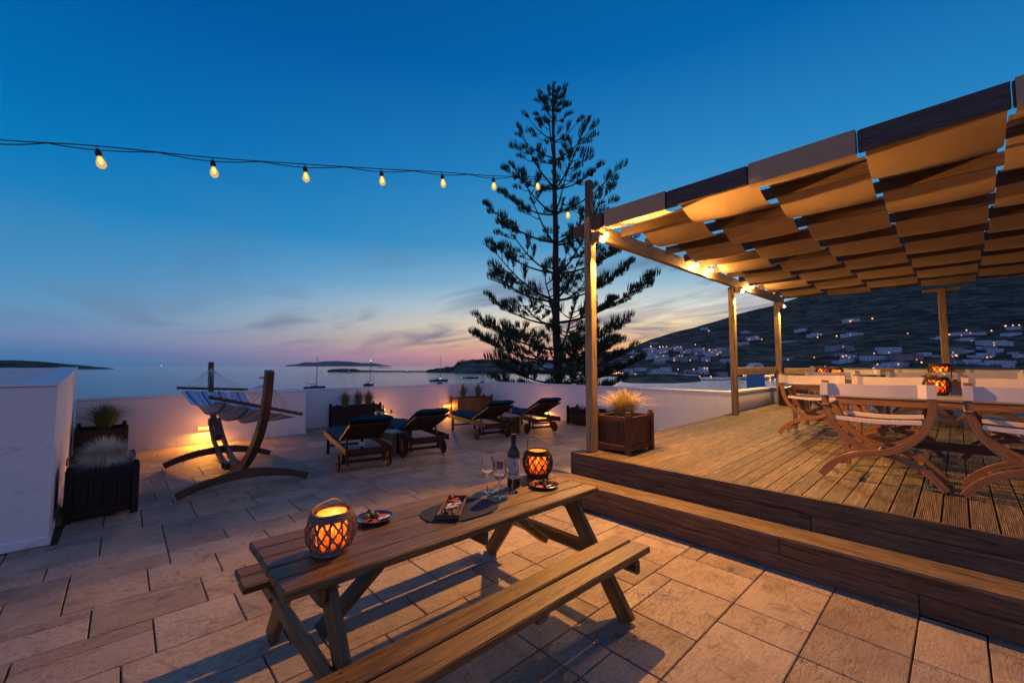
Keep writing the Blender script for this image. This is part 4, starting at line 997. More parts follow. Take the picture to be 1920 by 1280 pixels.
for u, v, r_, m, nm in ((-.12, .015, .016, 'dolive', 'olive'), (-.10, -.02, .015, 'olive', 'olive'), (-.08, .02, .015, 'dolive', 'olive'), (-.125, -.02, .014, 'olive', 'olive'), (-.03, .01, 0, 'cheese', 'cheese'), (-.01, -.01, 0, 'cheese', 'cheese'), (.01, .02, 0, 'cheese', 'cheese'), (.03, -.02, 0, 'cheese', 'cheese'),
                     (.05, .01, .014, 'red', 'tomato'), (.08, -.01, .026, 'meat', 'slice'), (.10, .02, .026, 'meat', 'slice'), (.125, -.01, .024, 'meat', 'slice'), (.12, .025, .015, 'red', 'tomato')):
    x, y_ = loc_tray(u, v); sp_.append((x, y_, r_, m, nm))
bits((1.565, 2.235), sp_, .760)
def plate(p, lab, spec):
    tag(MB().lathe([(.0005, .002), (.05, .001), (.062, .004), (.086, .016), (.088, .018), (.085, .019), (.062, .009), (.0005, .007)], 32).build('plate', 'plate', None, smooth=True, loc=p), lab, 'plate').scale = (1.28, 1.28, 1.28)
    spec = [(x * 1.25, y_ * 1.25, r_ * 1.25, m, nm) for x, y_, r_, m, nm in spec]
    bits((p[0], p[1]), spec, p[2] + .007, 'on the left dark plate' if p[0] < 1.5 else 'on the right dark plate')
plate((1.12, 2.40, .7455), 'dark plate of olives and red peppers beside the left lantern', [(-.03, .02, .014, 'olive', 'olive'), (0, .035, .015, 'olive', 'olive'), (.015, .01, .013, 'olive', 'olive'), (.0, .055, .016, 'dolive', 'olive'), (.04, .0, .028, 'red', 'slice'), (-.04, -.01, .026, 'meat', 'slice'), (-.02, -.035, .026, 'meat', 'slice'), (.02, -.035, 0, 'cheese', 'cheese'), (.045, -.03, 0, 'cheese', 'cheese')])
plate((2.365, 2.185, .7455), 'dark plate of tomatoes and grapes in front of the right lantern', [(-.03, .03, .014, 'red', 'tomato'), (-.015, -.02, .014, 'red', 'tomato'), (.005, .03, .013, 'dolive', 'olive'), (.03, .015, .013, 'dolive', 'olive'), (.045, -.005, .013, 'dolive', 'olive'), (.02, -.015, .013, 'dolive', 'olive'), (.04, .035, .013, 'dolive', 'olive'), (-.045, -.01, .026, 'meat', 'slice'), (-.005, -.045, 0, 'cheese', 'cheese')])

# ================================================================ DECK FURNITURE
def chair():
    """local +X is the way the sitter faces; origin on the deck under the rear frame"""
    t = thing('canvas_chair', 'x', 'chair', (0, 0, 0), 0, 'curved timber chairs with canvas backs on the deck')
    S = [(-.372, .945), (-.378, .78), (-.362, .64), (-.31, .50), (-.215, .39), (-.10, .315), (.0, .285), (.12, .262), (.24, .21), (.35, .125), (.43, .02)]
    for u, top in ((0, .95), (.44, .70)):
        pts = [q for q in S if q[1] <= top + .001]
        if top < .9: pts = [(-.376, .70)] + pts
        for s_, off in ((1, -.017), (-1, .017)):
            P = spline([(u + off, s_ * y_, z) for y_, z in pts], 4)
            MB().sweep(P, .034, .054, (1, 0, 0)).build('curved_leg', 'chair', t)
    for s_ in (-1, 1):
        MB().bar((-.01, s_ * .375, .705), (.50, s_ * .375, .715), .06, .024, ch=.008).build('armrest', 'chair', t)
        MB().bar((0, s_ * .27, .16), (.44, s_ * .27, .16), .03, .03).build('stretcher', 'chair', t)
    MB().tube([(-.03, 0, .285), (.48, 0, .285)], .014, 8).build('pivot_rod', 'steel', t)
    # canvas back sleeve
    n = 14; g1 = []
    loop = [(.038, 1), (.038, 0), (-.038, 0), (-.038, 1), (.038, 1)]
    for i in range(n + 1):
        y_ = -.405 + .81 * i / n; e = 1 if abs(y_) > .33 else .0; row = []
        for (x, k) in loop:
            sg = 1 if x > 0 else -1; xx = sg * (.038 if e else .005) + .012 * math.sin(PI * i / n) * -1 * (0 if e else 1); sag = -.010 * math.sin(PI * i / n) * k
            row.append((xx, y_, .800 + .122 * k + sag + .004 * noise.noise(Vector((i * .5, k, 3)))))
        g1.append(row)
    b = MB().sheet(g1); b.build('back_sling', 'canvas', t)
    for s_ in (-1, 1):
        y_ = s_ * .405; MB().box((0, s_ * .406, .861), (.076, .003, .122)).build('sling_end', 'canvas', t)
    for u, z, hw in ((.0, .585, .305), (.44, .60, .30)):
        P = spline([(u + .035, -hw, z), (u + .035, -hw * .5, z - .012), (u + .035, 0, z - .018), (u + .035, hw * .5, z - .012), (u + .035, hw, z)], 4)
        MB().sweep(P, .05, .034, (1, 0, 0)).build('seat_strap', 'canvas', t, smooth=True)
    return t
ch0 = chair(); used = [False]
def put_chair(x, y, face, lab):
    loc = (x, y, DZ(x) + .004)
    if not used[0]: ch0.location = loc; ch0.rotation_euler = (0, 0, face); ch0['label'] = lab; used[0] = True
    else: dup(ch0, loc, face, lab)
put_chair(5.13, .545, 0, 'large canvas chair seen from behind, nearest the deck edge, fully in view')
put_chair(5.13, -.42, 0, 'canvas chair seen from behind at the right edge, cut off by the frame')
put_chair(7.50, 1.51, 0, 'leftmost canvas chair, seen from behind, standing in the spotlight pool')  # bright patch here is the spotlight's pool; the boards are unmarked
put_chair(7.35, .60, PI, 'canvas chair across the near table, behind the large chair')
put_chair(7.35, -.42, PI, 'canvas chair across the near table at right, behind the cut off chair')
put_chair(9.65, 1.62, PI, 'canvas chair facing the leftmost chair across its table')
put_chair(10.15, .50, 0, 'canvas chair at the far table, left of the far pergola post')
put_chair(10.15, -.33, 0, 'canvas chair at the far table, right of the far pergola post')
put_chair(12.35, 1.6, PI, 'canvas chair by the far railing, left end of the far table')
put_chair(12.35, .55, PI, 'canvas chair by the far railing, left of the far post')
put_chair(12.35, -.5, PI, 'canvas chair by the far railing, right of the far post')
def dining_table(x0, x1, y0, y1, lab, ztop=.745):
    cx, cy_ = (x0 + x1) / 2, (y0 + y1) / 2; wx, wy = x1 - x0, y1 - y0; t = thing('dining_table', lab, 'table', (cx, cy_, DZ(cx) + .012))
    n = 7
    for k in range(n): MB().box((-wx / 2 + wx / n * (k + .5), 0, ztop - .012), (wx / n - .005, wy, .024), ch=.004, grain=1).build('table_slat', 'white_wood', t)
    MB().box((-wx / 2 + .03, 0, ztop - .062), (.028, wy - .05, .075), ch=.004).build('apron', 'chair', t); MB().box((wx / 2 - .03, 0, ztop - .062), (.028, wy - .05, .075), ch=.004).build('apron', 'chair', t)
    for s_ in (-1, 1):
        MB().box((0, s_ * (wy / 2 - .03), ztop - .062), (wx - .09, .028, .075), ch=.004).build('apron', 'chair', t)
        for q in (-1, 1):
            MB().box((q * (wx / 2 - .05), s_ * (wy / 2 - .10), (ztop - .024) / 2), (.055, .055, ztop - .024), ch=.004, grain=2).build('leg', 'chair', t)
    return t
t1 = dining_table(5.78, 6.72, -2.4, .97, 'near dining table with pale slatted top, carrying the big lantern')
MB().box((.25, 0, .20), (.04, 3.0, .09), ch=.005, grain=1).build('stretcher', 'ham', t1)
dining_table(8.12, 9.0, .70, 1.98, 'dining table in front of the leftmost canvas chair')
dining_table(10.85, 11.7, -1.6, 2.35, 'far dining table by the railing with glasses and lanterns')
T1Z = DZ(6.25) + .757; T3Z = DZ(11.27) + .757
lantern((6.50, .17, T1Z), 1.12, 'big wicker lantern wrapped with a twig wreath on the near dining table', 1.0, 0, 'wicker2', 3, 'down', True)
lantern((11.2, .235, T3Z + .0), 1.7, 'wicker lantern on the far dining table, in front of the far post', 1.0, 0, 'wicker2', 6, 'down', True)
lantern((11.15, 2.02, T3Z), 1.35, 'left wicker lantern of the touching pair on the far dining table', 1.0, 0, 'wicker2', 5, 'down')
lantern((11.25, 1.80, T3Z), 1.25, 'right wicker lantern of the touching pair on the far dining table', 1.0, 0, 'wicker2', 5, 'down')
wine_glass((10.98, 2.17, T3Z), 'wine glass left of the lantern pair on the far dining table', 1.25); wine_glass((10.98, 1.93, T3Z), 'wine glass right in front of the lantern pair on the far dining table', 1.25)

# ================================================================ STRING LIGHTS
def ray_y(px, py, y):
    d = F3 + R3 * ((px - 960) / 778) - U3 * ((py - 640) / 778); k = y / d.y; return Vector((0, 0, EYE)) + d * k
BL = [((183, 278), 4.15), ((399, 300), 4.02), ((572, 312), 3.88), ((715, 321), 3.75), ((829, 327), 3.62), ((925, 334), 3.5), ((1007, 336), 3.40)]
st = thing('string_light_cable', 'black festoon cable strung from the left to the corner post', 'cable', (4.38, 3.26, 4.05))
att = [ray_y(p[0], p[1] - 4, y) for p, y in BL]
endp = Vector((4.40, 3.27, 4.09)); pre = [ray_y(-420, 224, 4.5), ray_y(-20, 261, 4.3)]
P1 = spline(pre + att + [endp], 8)
o = MB().tube(P1, .0042, 5).build('support_wire', 'wire'); o.parent = st; o.matrix_parent_inverse = Matrix.Translation(-Vector(st.location))
P2 = [p - Vector((0, 0, .028 * abs(math.cos(PI * (i / 8.0))) + .002)) for i, p in enumerate(P1)]
o = MB().tube(P2, .0042, 5).build('power_cable', 'wire'); o.parent = st; o.matrix_parent_inverse = Matrix.Translation(-Vector(st.location))
bulb_proto = None
def festoon(p, lab, tiltx=.14):
    global bulb_proto
    if bulb_proto is None:
        t = thing('string_bulb', lab, 'light bulb', p, 0, 'string light bulbs over the terrace')
        b = MB().lathe([(.012, .0), (.014, -.012), (.022, -.02), (.023, -.036), (.019, -.056), (.0005, -.057)], 14); b.tube([(.0, 0, 0), (.008, 0, .012), (0, 0, .022), (-.008, 0, .012), (0, 0, 0)], .003, 5); b.build('socket', 'black', t, smooth=True)
        MB().lathe([(.0005, -.054), (.014, -.055), (.02, -.072), (.030, -.098), (.033, -.118), (.028, -.138), (.016, -.150), (.0005, -.153)], 18).build('bulb_glass', 'bulbglass', t, smooth=True)
        f = MB()
        for k in range(6):
            a = k * PI / 3; f.tube([(.004 * math.cos(a), .004 * math.sin(a), -.06), (.013 * math.cos(a), .013 * math.sin(a), -.086), (.008 * math.cos(a + .5), .008 * math.sin(a + .5), -.118)], .0022, 4)
        f.build('filament', 'bulb', t); bulb_proto = t; lamp('bulb_glow_light', (0, 0, -.1), .8, (1, .55, .2), .02, t)
    else: t = dup(bulb_proto, p, None, lab)
    t.rotation_euler = (rnd(-.08, .08), -tiltx, 0); t.scale = (.88, .88, .88); return t
names = ['leftmost and largest string light bulb', 'second string light bulb from the left', 'third string light bulb from the left', 'fourth string light bulb from the left', 'fifth string light bulb from the left', 'sixth string light bulb, just left of the pine crown', 'seventh string light bulb, in front of the pine branches']
for p, n_ in zip(att, names): festoon(p - Vector((0, 0, .024)), n_, rnd(.05, .2) if n_[0] != 'l' else .24)
q = ray_y(1064, 391, 3.36); festoon(q, 'lowest string light bulb, in front of the pine by the corner post', 0)
o = MB().tube(spline([q + Vector((-.25, .05, .2)), q + Vector((0, 0, .02)), Vector((4.36, 3.26, 3.62))], 8), .004, 5).build('power_cable', 'wire'); o.parent = st; o.matrix_parent_inverse = Matrix.Translation(-Vector(st.location))

# ================================================================ NORFOLK PINE
tb = Vector((16.32, 13.95, -7.2)); tt = Vector((15.28, 13.38, 15.6))
tree = thing('pine_tree', 'tall tiered Norfolk pine standing beyond the right wall', 'tree', tb)
def tz(z): return tb.lerp(tt, (z - tb.z) / (tt.z - tb.z)) - tb
pts = [tz(z) + Vector((noise.noise(Vector((z * .4, 0, 0))) * .06, noise.noise(Vector((0, z * .4, 0))) * .06, 0)) for z in [-7.2 + i * (22.8 / 24) for i in range(25)]]
MB().tube(pts, [.30 * (1 - i / 25) ** .85 + .02 for i in range(25)], 10).build('trunk', 'bark', tree, smooth=True)
rt = random.Random(5)
LEN = [(-6, 3.6), (0, 3.7), (2, 4.3), (4, 4.3), (6, 4.2), (8, 3.5), (10, 3.0), (11.5, 2.5), (12.6, 1.8), (13.6, 1.25), (14.5, .85), (15.1, .5), (16.5, .25)]
def tuft(b, p, d, size, r):
    """a fan of upright finger-like shoots along a short twig"""
    n = int(10 + size * 30)
    for k in range(n):
        f = k / n; q = p + d * (f * size * .8) + Vector((r.uniform(-.05, .05), r.uniform(-.05, .05), 0)); side = Vector((-d.y, d.x, 0)) * r.uniform(-.6, .6)
        up = (Vector((0, 0, 1)) * r.uniform(.9, 1.3) + side + d * r.uniform(.1, .55)).normalized(); L_ = size * (.30 + .30 * math.sin(PI * min(1, .2 + f * .8))) * r.uniform(.8, 1.15)
        w_ = .013 + .006 * r.random(); a = up.orthogonal().normalized() * w_; c_ = up.cross(a).normalized() * w_; k0 = len(b.V)
        m_ = q + up * L_ * .55 + side * .02
        b.V += [q - a * .5, q + a * .25 + c_ * .43, q + a * .25 - c_ * .43, m_ - a, m_ + a * .5 + c_ * .87, m_ + a * .5 - c_ * .87, q + up * L_ + Vector((0, 0, .05 * size))]
        for f_ in ((0, 1, 4, 3), (1, 2, 5, 4), (2, 0, 3, 5)): b.face([k0 + i for i in f_], [(0, 0)] * 4)
        for f_ in ((3, 4, 6), (4, 5, 6), (5, 3, 6)): b.face([k0 + i for i in f_], [(0, 0)] * 3)
z = .15; wi = 0
while z < 15.1:
    L0 = interp(LEN, z)[0]; nb_ = 5; a0 = rt.uniform(0, 2 * PI)
    for k in range(nb_):
        a = a0 + 2 * PI * k / nb_ + rt.uniform(-.22, .22); L_ = L0 * rt.uniform(.78, 1.06); d = Vector((math.cos(a), math.sin(a), 0)); base = tz(z + rt.uniform(-.08, .08))
        rise = (.26 + .045 * max(0, z)) * L_ if z < 9 else .62 * L_
        P = []
        for i in range(9):
            f = i / 8; P.append(base + d * (L_ * f) + Vector((0, 0, rise * (.40 * f + .60 * f * f) - .12 * math.sin(PI * f) * L_ * .3)) + Vector((noise.noise(base + d * f * 3), noise.noise(base + d * f * 3 + Vector((7, 7, 7))), 0)) * .10 * f * L_ * .3)
        th = .020 + .012 * L_
        lb = MB().tube(P, [th * (1 - .75 * i / 8) for i in range(9)], 5); fo = MB(); s0 = .42 if L_ > 2 else .3; nt_ = max(2, int(L_ * 1.8))
        for q in range(nt_):
            f = s0 + (1 - s0) * (q + .4) / nt_ if q < nt_ - 1 else .94
            if L_ > 1.5 and rt.random() < .05: continue
            i = min(7, int(f * 8)); p = P[i].lerp(P[i + 1], f * 8 - i); sz = (.42 + .30 * rt.random()) * min(1, .55 + L_ * .12)
            for sd_ in ((-1, 1) if q < nt_ - 1 else (0,)):
                if sd_ and rt.random() < .30: continue
                sv = Vector((-d.y, d.x, 0)) * sd_; ln = (.28 + .55 * (1 - f)) * L_ * .42 * rt.uniform(.5, 1.1) if sd_ else 0
                dd = (d * .75 + sv * .9 + Vector((0, 0, .35))).normalized() if sd_ else (d + Vector((0, 0, .45))).normalized(); e = p + dd * ln
                if ln > .08: lb.tube([p, p.lerp(e, .5) - Vector((0, 0, .02)), e], [th * .45, th * .35, th * .25], 4)
                tuft(fo, e, dd, sz * 1.35, rt)
                if ln > .55: tuft(fo, p.lerp(e, .5), dd, sz * .75, rt)
            if rt.random() < .35: tuft(fo, p, (d + Vector((0, 0, .3))).normalized(), sz * .7, rt)
        br = lb.build('branch', 'bark', tree); stuff(fo.build('foliage', 'needle', br))
    z += (.55 if z < 2.2 else 1.38 if z < 11 else .95 if z < 13.4 else .55) * rt.uniform(.85, 1.15); wi += 1
top = MB()
for k in range(3): tuft(top, tz(15.2 + k * .1), Vector((math.cos(k * 2), math.sin(k * 2), .2)).normalized(), .35, rt)
top.tube([tz(15.4), tz(15.95)], [.02, .008], 4); stuff(top.build('foliage', 'needle', tree))

# ================================================================ BOATS
def boat(px, py, hl, mast, lab, m='navy', ang=0, sail=True, lit=False, cabin=True, draft=None):
    d = (EYE - SEA) * 778 / (py - 686); p = far(px, d, SEA); t = thing('sailing_boat' if sail else 'motor_boat', lab, 'boat', p, -PI / 2 + YAW + ang, 'boats moored in the bay')
    g = []; n = 10; bw = hl * .15
    for i in range(n + 1):
        f = i / n; x = -hl / 2 + hl * f; wd = bw * (math.sin(PI * (.12 + .88 * f) ** .8) ** .6 if f < .999 else .02) if f > 0 else bw * .7; sh = .9 + .35 * f * f
        g.append([(x, -wd, sh), (x, -wd * .85, .1), (x, 0, -.3), (x, wd * .85, .1), (x, wd, sh)])
    b = MB().sheet(g); b.sheet([[r_[4], r_[0]] for r_ in g]); b.sheet([[g[0][0], g[0][2]], [g[0][4], g[0][2]]]); b.build('hull', m, t)
    if cabin: MB().box((-.02 * hl, 0, 1.25), (hl * .34, bw * 1.1, .55), ch=.12).build('cabin', 'hull', t); MB().box((-.02 * hl, 0, 1.3), (hl * .28, bw * 1.12, .16)).build('window', 'win_lit' if lit else 'pane', t)
    if not sail: MB().box((hl * .02, 0, 1.8), (hl * .16, bw * .9, .7), ch=.1).build('wheelhouse', 'hull', t)
    if sail:
        MB().tube([(hl * .08, 0, .9), (hl * .08, 0, mast)], [.17, .12], 6).build('mast', 'mast', t); MB().tube([(hl * .07, 0, 2.1), (-hl * .34, 0, 2.0)], .12, 6).build('boom', 'mast', t)
        MB().tube([(hl * .49, 0, 1.25), (hl * .09, 0, mast * .97)], .045, 4).build('forestay', 'mast', t); MB().tube([(-hl * .47, 0, 1.0), (hl * .08, 0, mast)], .03, 4).build('backstay', 'mast', t)
        for s_ in (-1, 1): MB().tube([(hl * .06, s_ * bw, 1.0), (hl * .08, s_ * .6, mast * .6), (hl * .08, 0, mast * .9)], .03, 4).build('shroud', 'mast', t)
        MB().bar((hl * .08, -.7, mast * .6), (hl * .08, .7, mast * .6), .05, .05).build('spreader', 'mast', t)
    if not sail or lit: MB().ball((hl * .08, 0, (mast if sail else 3.2)), .22, 8).build('anchor_light', 'lamp_white', t)
    return t
boat(592, 728, 9, 14.5, 'sailing boat partly hidden by the wall, right of the hammock', 'navy', .15)
boat(694, 722, 10, 13, 'sailing boat with lit masthead seen end on, between hammock and loungers', 'navy', 1.45, True, True)
boat(823, 714, 12, 17, 'sailing boat moored broadside left of the rocky peninsula', 'navy', .05)
boat(883, 709, 13, 16, 'large boat with warm cabin light by the lowest pine branches', 'navy', .1, True, False); 
boat(905, 717, 5, 8, 'small sailing boat just above the far wall corner', 'navy', 1.3)
boat(655, 699, 9, 0, 'white motor boat in front of the flat islet', 'hull', .1, False)
boat(763, 698, 9, 0, 'white motor boat at the right end of the low reef', 'hull', -.1, False)
boat(825, 720, 2.6, 0, 'tiny dark dinghy just above the wall below the broadside sailing boat', 'navy', .2, False, cabin=False)
t = thing('ship', 'distant ship seen as one light on the left horizon', 'ship', far(304, 9000, SEA), -PI / 2 + YAW); MB().box((0, 0, 5), (60, 12, 8), ch=1).build('hull', 'navy', t); MB().ball((0, 0, 18), 7, 8).build('deck_light', 'lamp_white', t)

# ================================================================ TOWN
def ground_hit(px, py):
    ds, dc, _ = interp(HILL, px); d = ds + 4
    while d < dc:
        if 686 - 778 * (hill_z(px, d) - EYE) / d <= py: return d
        d += 4
    return dc * .8
cube = MB().box((0, 0, 0), (1, 1, 1)).mesh('window', 'pane'); cube_b = MB().box((0, 0, 0), (1, 1, 1)).mesh('window', 'shutter'); cube_l = MB().box((0, 0, 0), (1, 1, 1)).mesh('window', 'win_lit')
rh = random.Random(3)
ZONES = {}
ORD = 'leftmost,second from the left,third from the left,fourth from the left,fifth from the left,sixth from the left,seventh from the left,eighth from the left,ninth from the left,tenth from the left,eleventh from the left,twelfth from the left'.split(',')
def zone(key, px, o): ZONES.setdefault(key, []).append((px, o)); return o
def name_zones():
    for key, L_ in ZONES.items():
        L_.sort(key=lambda q: q[0]); n = len(L_)
        for i, (px, o) in enumerate(L_):
            w_ = ORD[i] if i < 12 and i <= n // 2 else (ORD[n - 1 - i].replace('left', 'right') if n - 1 - i < 12 else str(i + 1) + 'th from the left')
            o['label'] = (key + ', ' + w_) if n > 1 else key
def house(px, py, wp, hp, lab, m='house', lit=0, grp=None, d=None, cat='house', storeys=None):
    d = d or ground_hit(px, py); z = EYE + (686 - py) / 778 * d; wd = wp * d / 778; ht = max(2.6, hp * d / 778); dp = min(max(wd * .6, 5), 10)
    t = thing('house', lab, cat, far(px, d + 1, z), YAW - PI / 2 + rh.uniform(-.12, .12), grp); n = storeys or max(1, round(ht / 3.1)); sec = max(1, round(wd / 9)); b = MB(); x = -wd / 2; tops = []
    for i in range(sec):
        w_ = wd / sec; f = 1.0 if i == sec // 2 or sec == 1 else rh.choice((.62, .8, 1.0, .9)); off = rh.uniform(-1, 1) if sec > 1 else 0
        b.box((x + w_ / 2, dp / 2 + off, ht * f / 2 - 2), (w_ + .05, dp, ht * f + 4)); tops.append((x + w_ / 2, w_, ht * f, off)); x += w_
    b.build('wall', m, t)
    for (cx, w_, hh, off) in tops:
        MB().box((cx, dp / 2 + off, hh + .1), (w_ + .25, dp + .25, .3)).build('parapet', m, t)
        nn = max(1, round(hh / 3.1)); k = max(1, min(4, round(w_ / 3.2)))
        for s_ in range(nn):
            for j in range(k):
                if rh.random() < .15: continue
                me = cube_l if rh.random() < lit else (cube_b if rh.random() < .35 else cube); o = link('window', me, t, (cx - w_ / 2 + w_ * (j + .5) / k, off - .02, hh * (s_ + .5) / nn)); dr = s_ == 0 and j == 0
                o.scale = (rh.choice((.9, 1.1, 1.3)), .12, 2.0 if dr else rh.choice((1.1, 1.3)))
                if dr: o.name = 'door'; o.location.z = 1.0
    return t
MID = [(1205, 668, 22, 9), (1243, 663, 20, 11), (1246, 676, 16, 11), (1263, 655, 15, 6), (1288, 664, 18, 10), (1300, 677, 17, 10), (1313, 661, 18, 9), (1337, 669, 20, 11), (1347, 661, 15, 8), (1366, 666, 16, 11), (1366, 681, 14, 8), (1226, 658, 12, 6), (1325, 678, 14, 8), (1190, 674, 16, 8), (1222, 672, 14, 9), (1183, 664, 13, 7)]
for a in MID: zone('larger house in the town above the bay', a[0], house(*a, 'x', rh.choice(('house', 'house', 'house2')), .12, 'houses in the crowded hillside town'))
for i in range(26):
    px, py = rh.uniform(1180, 1375), rh.uniform(657, 684); zone('small house in the %s row of the town above the bay' % ('upper' if py < 665 else 'middle' if py < 675 else 'lower'), px, house(px, py, rh.uniform(9, 18), rh.uniform(5, 9), 'x', rh.choice(('house', 'house', 'house2')), .12, 'houses in the crowded hillside town'))
for i in range(16): px = rh.uniform(1560, 1915); zone('small scattered house on the lower slope seen under the canopy', px, house(px, rh.uniform(655, 692), rh.uniform(10, 22), rh.uniform(4, 8), 'x', rh.choice(('house', 'house', 'house2')), .08, 'scattered houses on the lower slope'))
for i in range(9): px = rh.uniform(1170, 1375); zone('low building along the waterfront left of the middle post', px, house(px, rh.uniform(696, 706), rh.uniform(10, 20), rh.uniform(5, 8), 'x', rh.choice(('house', 'house2')), .25, 'waterfront buildings'))
house(1271, 677, 20, 12, 'floodlit orange house glowing in the middle of the town', 'house2', 1.0)
house(1243, 706, 30, 17, 'big white two storey building standing alone on the dark shore', 'house', 0, storeys=2)
house(1292, 710, 38, 8, 'long low white building on the shore right of the big one', 'house', 0)
house(1320, 697, 15, 9, 'small lit white house above the shore beside a yellow lamp', 'house', .6)
house(1352, 706, 22, 8, 'shore house next to the trees left of the middle post', 'house2', 0)
house(1140, 700, 26, 9, 'waterfront house seen between the pine branches, nearest the front post', 'house', .2)
for i in range(13): px = rh.uniform(985, 1180); zone('harbour house behind the lower pine branches', px, house(px, rh.uniform(684, 704), rh.uniform(12, 24), rh.uniform(6, 11), 'x', rh.choice(('house', 'house2')), .2, 'harbour houses behind the pine tree'))
UP = [(1323, 618, 12, 4, 'tiny pale house highest on the slope left of the middle post'), (1229, 645, 16, 3, 'low pale house on the ridge end just right of the pine'), (1402, 625, 18, 5, 'small pale house alone on the slope right of the middle post'), (1414, 637, 20, 7, 'pale house cluster just right of the middle post'), (1397, 647, 17, 6, 'low white house close beside the middle post'),
      (1506, 622, 18, 6, 'white house right of the far corner post, left of two'), (1532, 631, 25, 7, 'wide white house below and right of the first by the far corner post'), (1602, 604, 26, 7, 'highest white house with lights on the dark mountain'), (1604, 630, 36, 7, 'long white house row in the middle of the slope'),
      (1479, 643, 38, 4, 'long low barrack like building right of the far corner post'), (1579, 656, 44, 9, 'dim grey house pair on the middle slope'), (1674, 663, 32, 12, 'white two storey house above the mauve building'), (1652, 676, 54, 9, 'long white house beside the mauve building'),
      (1738, 669, 18, 8, 'small white house right of the mauve building, left of the far post'), (1586, 682, 30, 9, 'white house between the two lamps, above the glasses'), (1678, 690, 52, 10, 'lowest long white house just above the railing'), (1796, 663, 22, 11, 'grey white house right of the far post'), (1818, 630, 60, 8, 'long upper white villa row right of the far post'),
      (1818, 641, 24, 8, 'white house directly under the long villa row'), (1875, 649, 50, 11, 'wide white hotel like building at right'), (1770, 638, 22, 8, 'white house half hidden behind the far post'), (1820, 683, 30, 9, 'low white house near the railing right of the far post'),
      (1878, 685, 56, 9, 'long pale house just above the railing at far right'), (1911, 618, 18, 6, 'white house near the upper lights at the right edge'), (1908, 631, 28, 8, 'pale house at the right edge below the upper lights'), (1916, 672, 14, 8, 'small white house cut by the right edge'), (1475, 676, 26, 6, 'dim house beside the far corner post'), (1560, 693, 26, 6, 'dim low house just above the left railing end')]
for a in UP: house(*a, m='house2' if 'grey' in a[4] or 'dim' in a[4] else 'house', lit=.06)
house(1706, 677, 44, 13, 'mauve pink three storey building on the lower slope', 'housep', .05, storeys=3)
house(1848, 672, 32, 10, 'white house lit by a bright orange lamp at right', 'house', .5); house(1790, 671, 15, 8, 'small lit white house just right of the far post', 'house', .8)
house(1403, 719, 20, 9, 'brightly lit waterfront tavern left of the blue pillar', 'house2', 1.0, cat='tavern', d=300); house(1442, 717, 26, 11, 'brightly lit waterfront tavern right of the blue pillar', 'house2', 1.0, cat='tavern', d=305)
for px, d_, n_ in ((1403, 299, 5), (1442, 304, 7), (1095, 470, 6), (1160, 420, 6)):
    b = MB()
    for k in range(n_): p = far(px - 9 + 18 * k / n_ + rh.uniform(-1, 1), d_, SEA + 2.6 + rh.uniform(-.3, 1.2)); b.ball(p, .55, 6)
    o = b.build('lantern_row', 'win_warm'); stuff(o)
LAMPS = [(1526, 670), (1580, 668), (1639, 662.5), (1644, 683), (1704, 625), (1815, 619), (1862, 620), (1782, 627), (1639, 597), (1792, 666), (1850.5, 670), (1889, 611), (1915, 609.5), (1903, 610), (1597, 602), (1570, 630), (1534, 632), (1890, 644), (1727, 679), (1636, 690), (1250, 650), (1237, 650.5), (1243, 650), (1220, 649.5), (1330, 656), (1267, 651), (1304, 646), (1330, 620), (1429, 636), (1270, 692), (1255, 698), (1299, 692), (1310, 705), (1331, 705), (1362, 707), (1345, 664), (1115, 676), (1132, 669), (1148, 668), (1080, 692), (1371, 642), (1420, 699), (1488, 694)]
pole = MB().tube([(0, 0, -3), (0, 0, 5.2), (.8, 0, 5.6)], .09, 5).mesh('pole', 'mast'); ballm = MB().ball((0, 0, 0), 1, 8).mesh('bulb', 'lamp_far')
for i, (px, py) in enumerate(LAMPS):
    d = ground_hit(px, py + 4); z = EYE + (686 - py) / 778 * d; t = thing('street_lamp', 'small orange street lamp glowing on the dark hillside', 'street lamp', far(px, d - 3, z - 5.6), 0, 'street lamps of the hillside town')
    zone('orange street lamp ' + ('behind the pine branches' if px < 1190 else 'along the waterfront' if py > 690 else 'in the town above the bay' if px < 1380 else 'on the upper mountain slope' if py < 650 else 'on the lower slope under the canopy'), px, t)
    link('pole', pole, t); o = link('bulb', ballm, t, (.8, 0, 5.6)); o.scale = (d * rh.uniform(.0011, .0018),) * 3
# jetty with lamps
t = thing('jetty', 'low stone jetty reaching into the bay with two lamp posts', 'jetty', far(1320, 300, SEA)); o = MB().prism([tuple((far(x, d_) - far(1320, 300))[:2]) for x, d_ in ((1282, 296), (1350, 296), (1372, 306), (1372, 312), (1282, 300))][::1], -1, .55).build('jetty_slab', 'cobble', t)
for p in o.data.polygons: pass
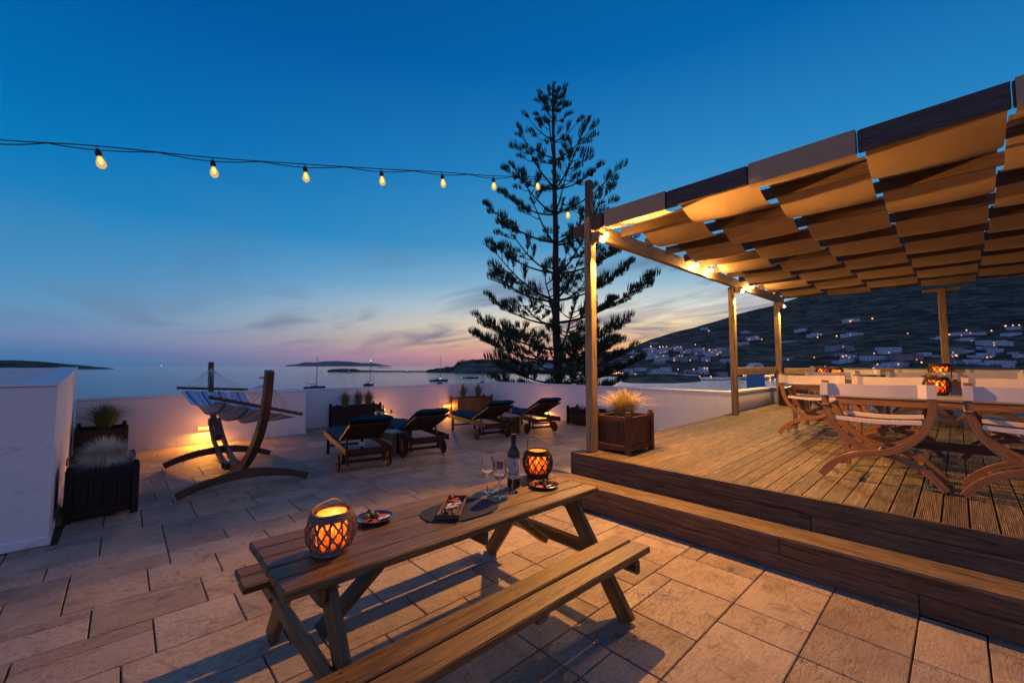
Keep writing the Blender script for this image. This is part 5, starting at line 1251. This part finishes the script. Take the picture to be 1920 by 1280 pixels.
# trees of the town and peninsula
def bush(px, d, z, r, lab, grp, kind='tree'):
    p = far(px, d, z); t = thing(kind, lab, 'tree', p, 0, grp); b = MB(); q = random.Random(int(px * 31)); MB().tube([(0, 0, -1.5), (.1, 0, r * .7)], [.18, .1], 5).build('trunk', 'bark', t)
    for k in range(150):
        v = Vector((q.gauss(0, 1), q.gauss(0, 1), q.gauss(0, .8))).normalized() * r * q.uniform(.5, 1.05); v.x *= 1.2; v.z = v.z * .75 + r * .95; s_ = r * q.uniform(.12, .26); k0 = len(b.V)
        for _ in range(3): b.V.append(v + Vector((q.uniform(-1, 1), q.uniform(-1, 1), q.uniform(-1, 1))) * s_)
        b.face([k0, k0 + 1, k0 + 2], [(0, 0)] * 3)
    b.build('crown', 'needle', t); zone(lab, px, t)
for i in range(26): 
    px = rh.uniform(858, 960); ds = 600; bush(px, 655 + rh.uniform(-10, 10), EYE + (686 - (679 if px < 868 else 677)) / 778 * 660 - 1.5, rh.uniform(1.6, 3.4), 'small dark tree on the rocky peninsula skyline', 'trees on the peninsula')
for i in range(30):
    px, py = rh.choice(((rh.uniform(1330, 1375), rh.uniform(688, 706)), (rh.uniform(1560, 1910), rh.uniform(664, 690)), (rh.uniform(1200, 1370), rh.uniform(664, 690)))); d = ground_hit(px, py); bush(px, d, EYE + (686 - py) / 778 * d, rh.uniform(1.8, 3.6), 'dark rounded tree ' + ('by the waterfront left of the middle post' if py > 687 and px < 1400 else 'among the town houses above the bay' if px < 1400 else 'on the lower slope under the canopy'), 'trees among the hillside houses')
# church on the peninsula and the blue pillar
t = thing('house', 'small building with dark roof on the rocky peninsula', 'house', far(876, 655, EYE + (686 - 681) / 778 * 655), YAW - PI / 2); MB().box((0, 0, 1.5), (7, 5, 5)).build('wall', 'house2', t); MB().box((0, 0, 4.2), (8, 6, .6)).build('roof', 'cobble', t)
bp = thing('blue_pillar', 'pale blue tapering masonry pillar seen under the rail behind the short wall', 'pillar', (16.47, 4.95, -6.5))
MB().prism([(-.20, -.20), (.20, -.20), (.20, .20), (-.20, .20)], 0, 7.95).build('shaft', 'blue', bp)
b = MB(); 
P = [(math.cos(a) * .30, 0, 8.0 + math.sin(a) * .24) for a in [PI * i / 12 for i in range(13)]]; b.sweep(P, .24, .07, (0, 1, 0)); b.rot = 0; b.build('arch', 'lime', bp); MB().box((0, 0, 7.98), (.62, .5, .05)).build('ledge', 'lime', bp)
bp.rotation_euler = (0, 0, YAW - PI / 2 + .35)

# evening haze over the bay
hz = MB().box((0, 0, 245), (51000, 51000, 511)).build('haze', 'lime'); stuff(hz)
hm_ = bpy.data.materials.new('evening_haze'); hm_.use_nodes = True; q = hm_.node_tree; q.nodes.clear(); vo_ = q.nodes.new('ShaderNodeVolumePrincipled'); oo = q.nodes.new('ShaderNodeOutputMaterial')
vo_.inputs['Color'].default_value = (.8, .86, .95, 1); vo_.inputs['Density'].default_value = 1.1e-5; q.links.new(vo_.outputs[0], oo.inputs['Volume']); hz.data.materials[0] = hm_
name_zones()
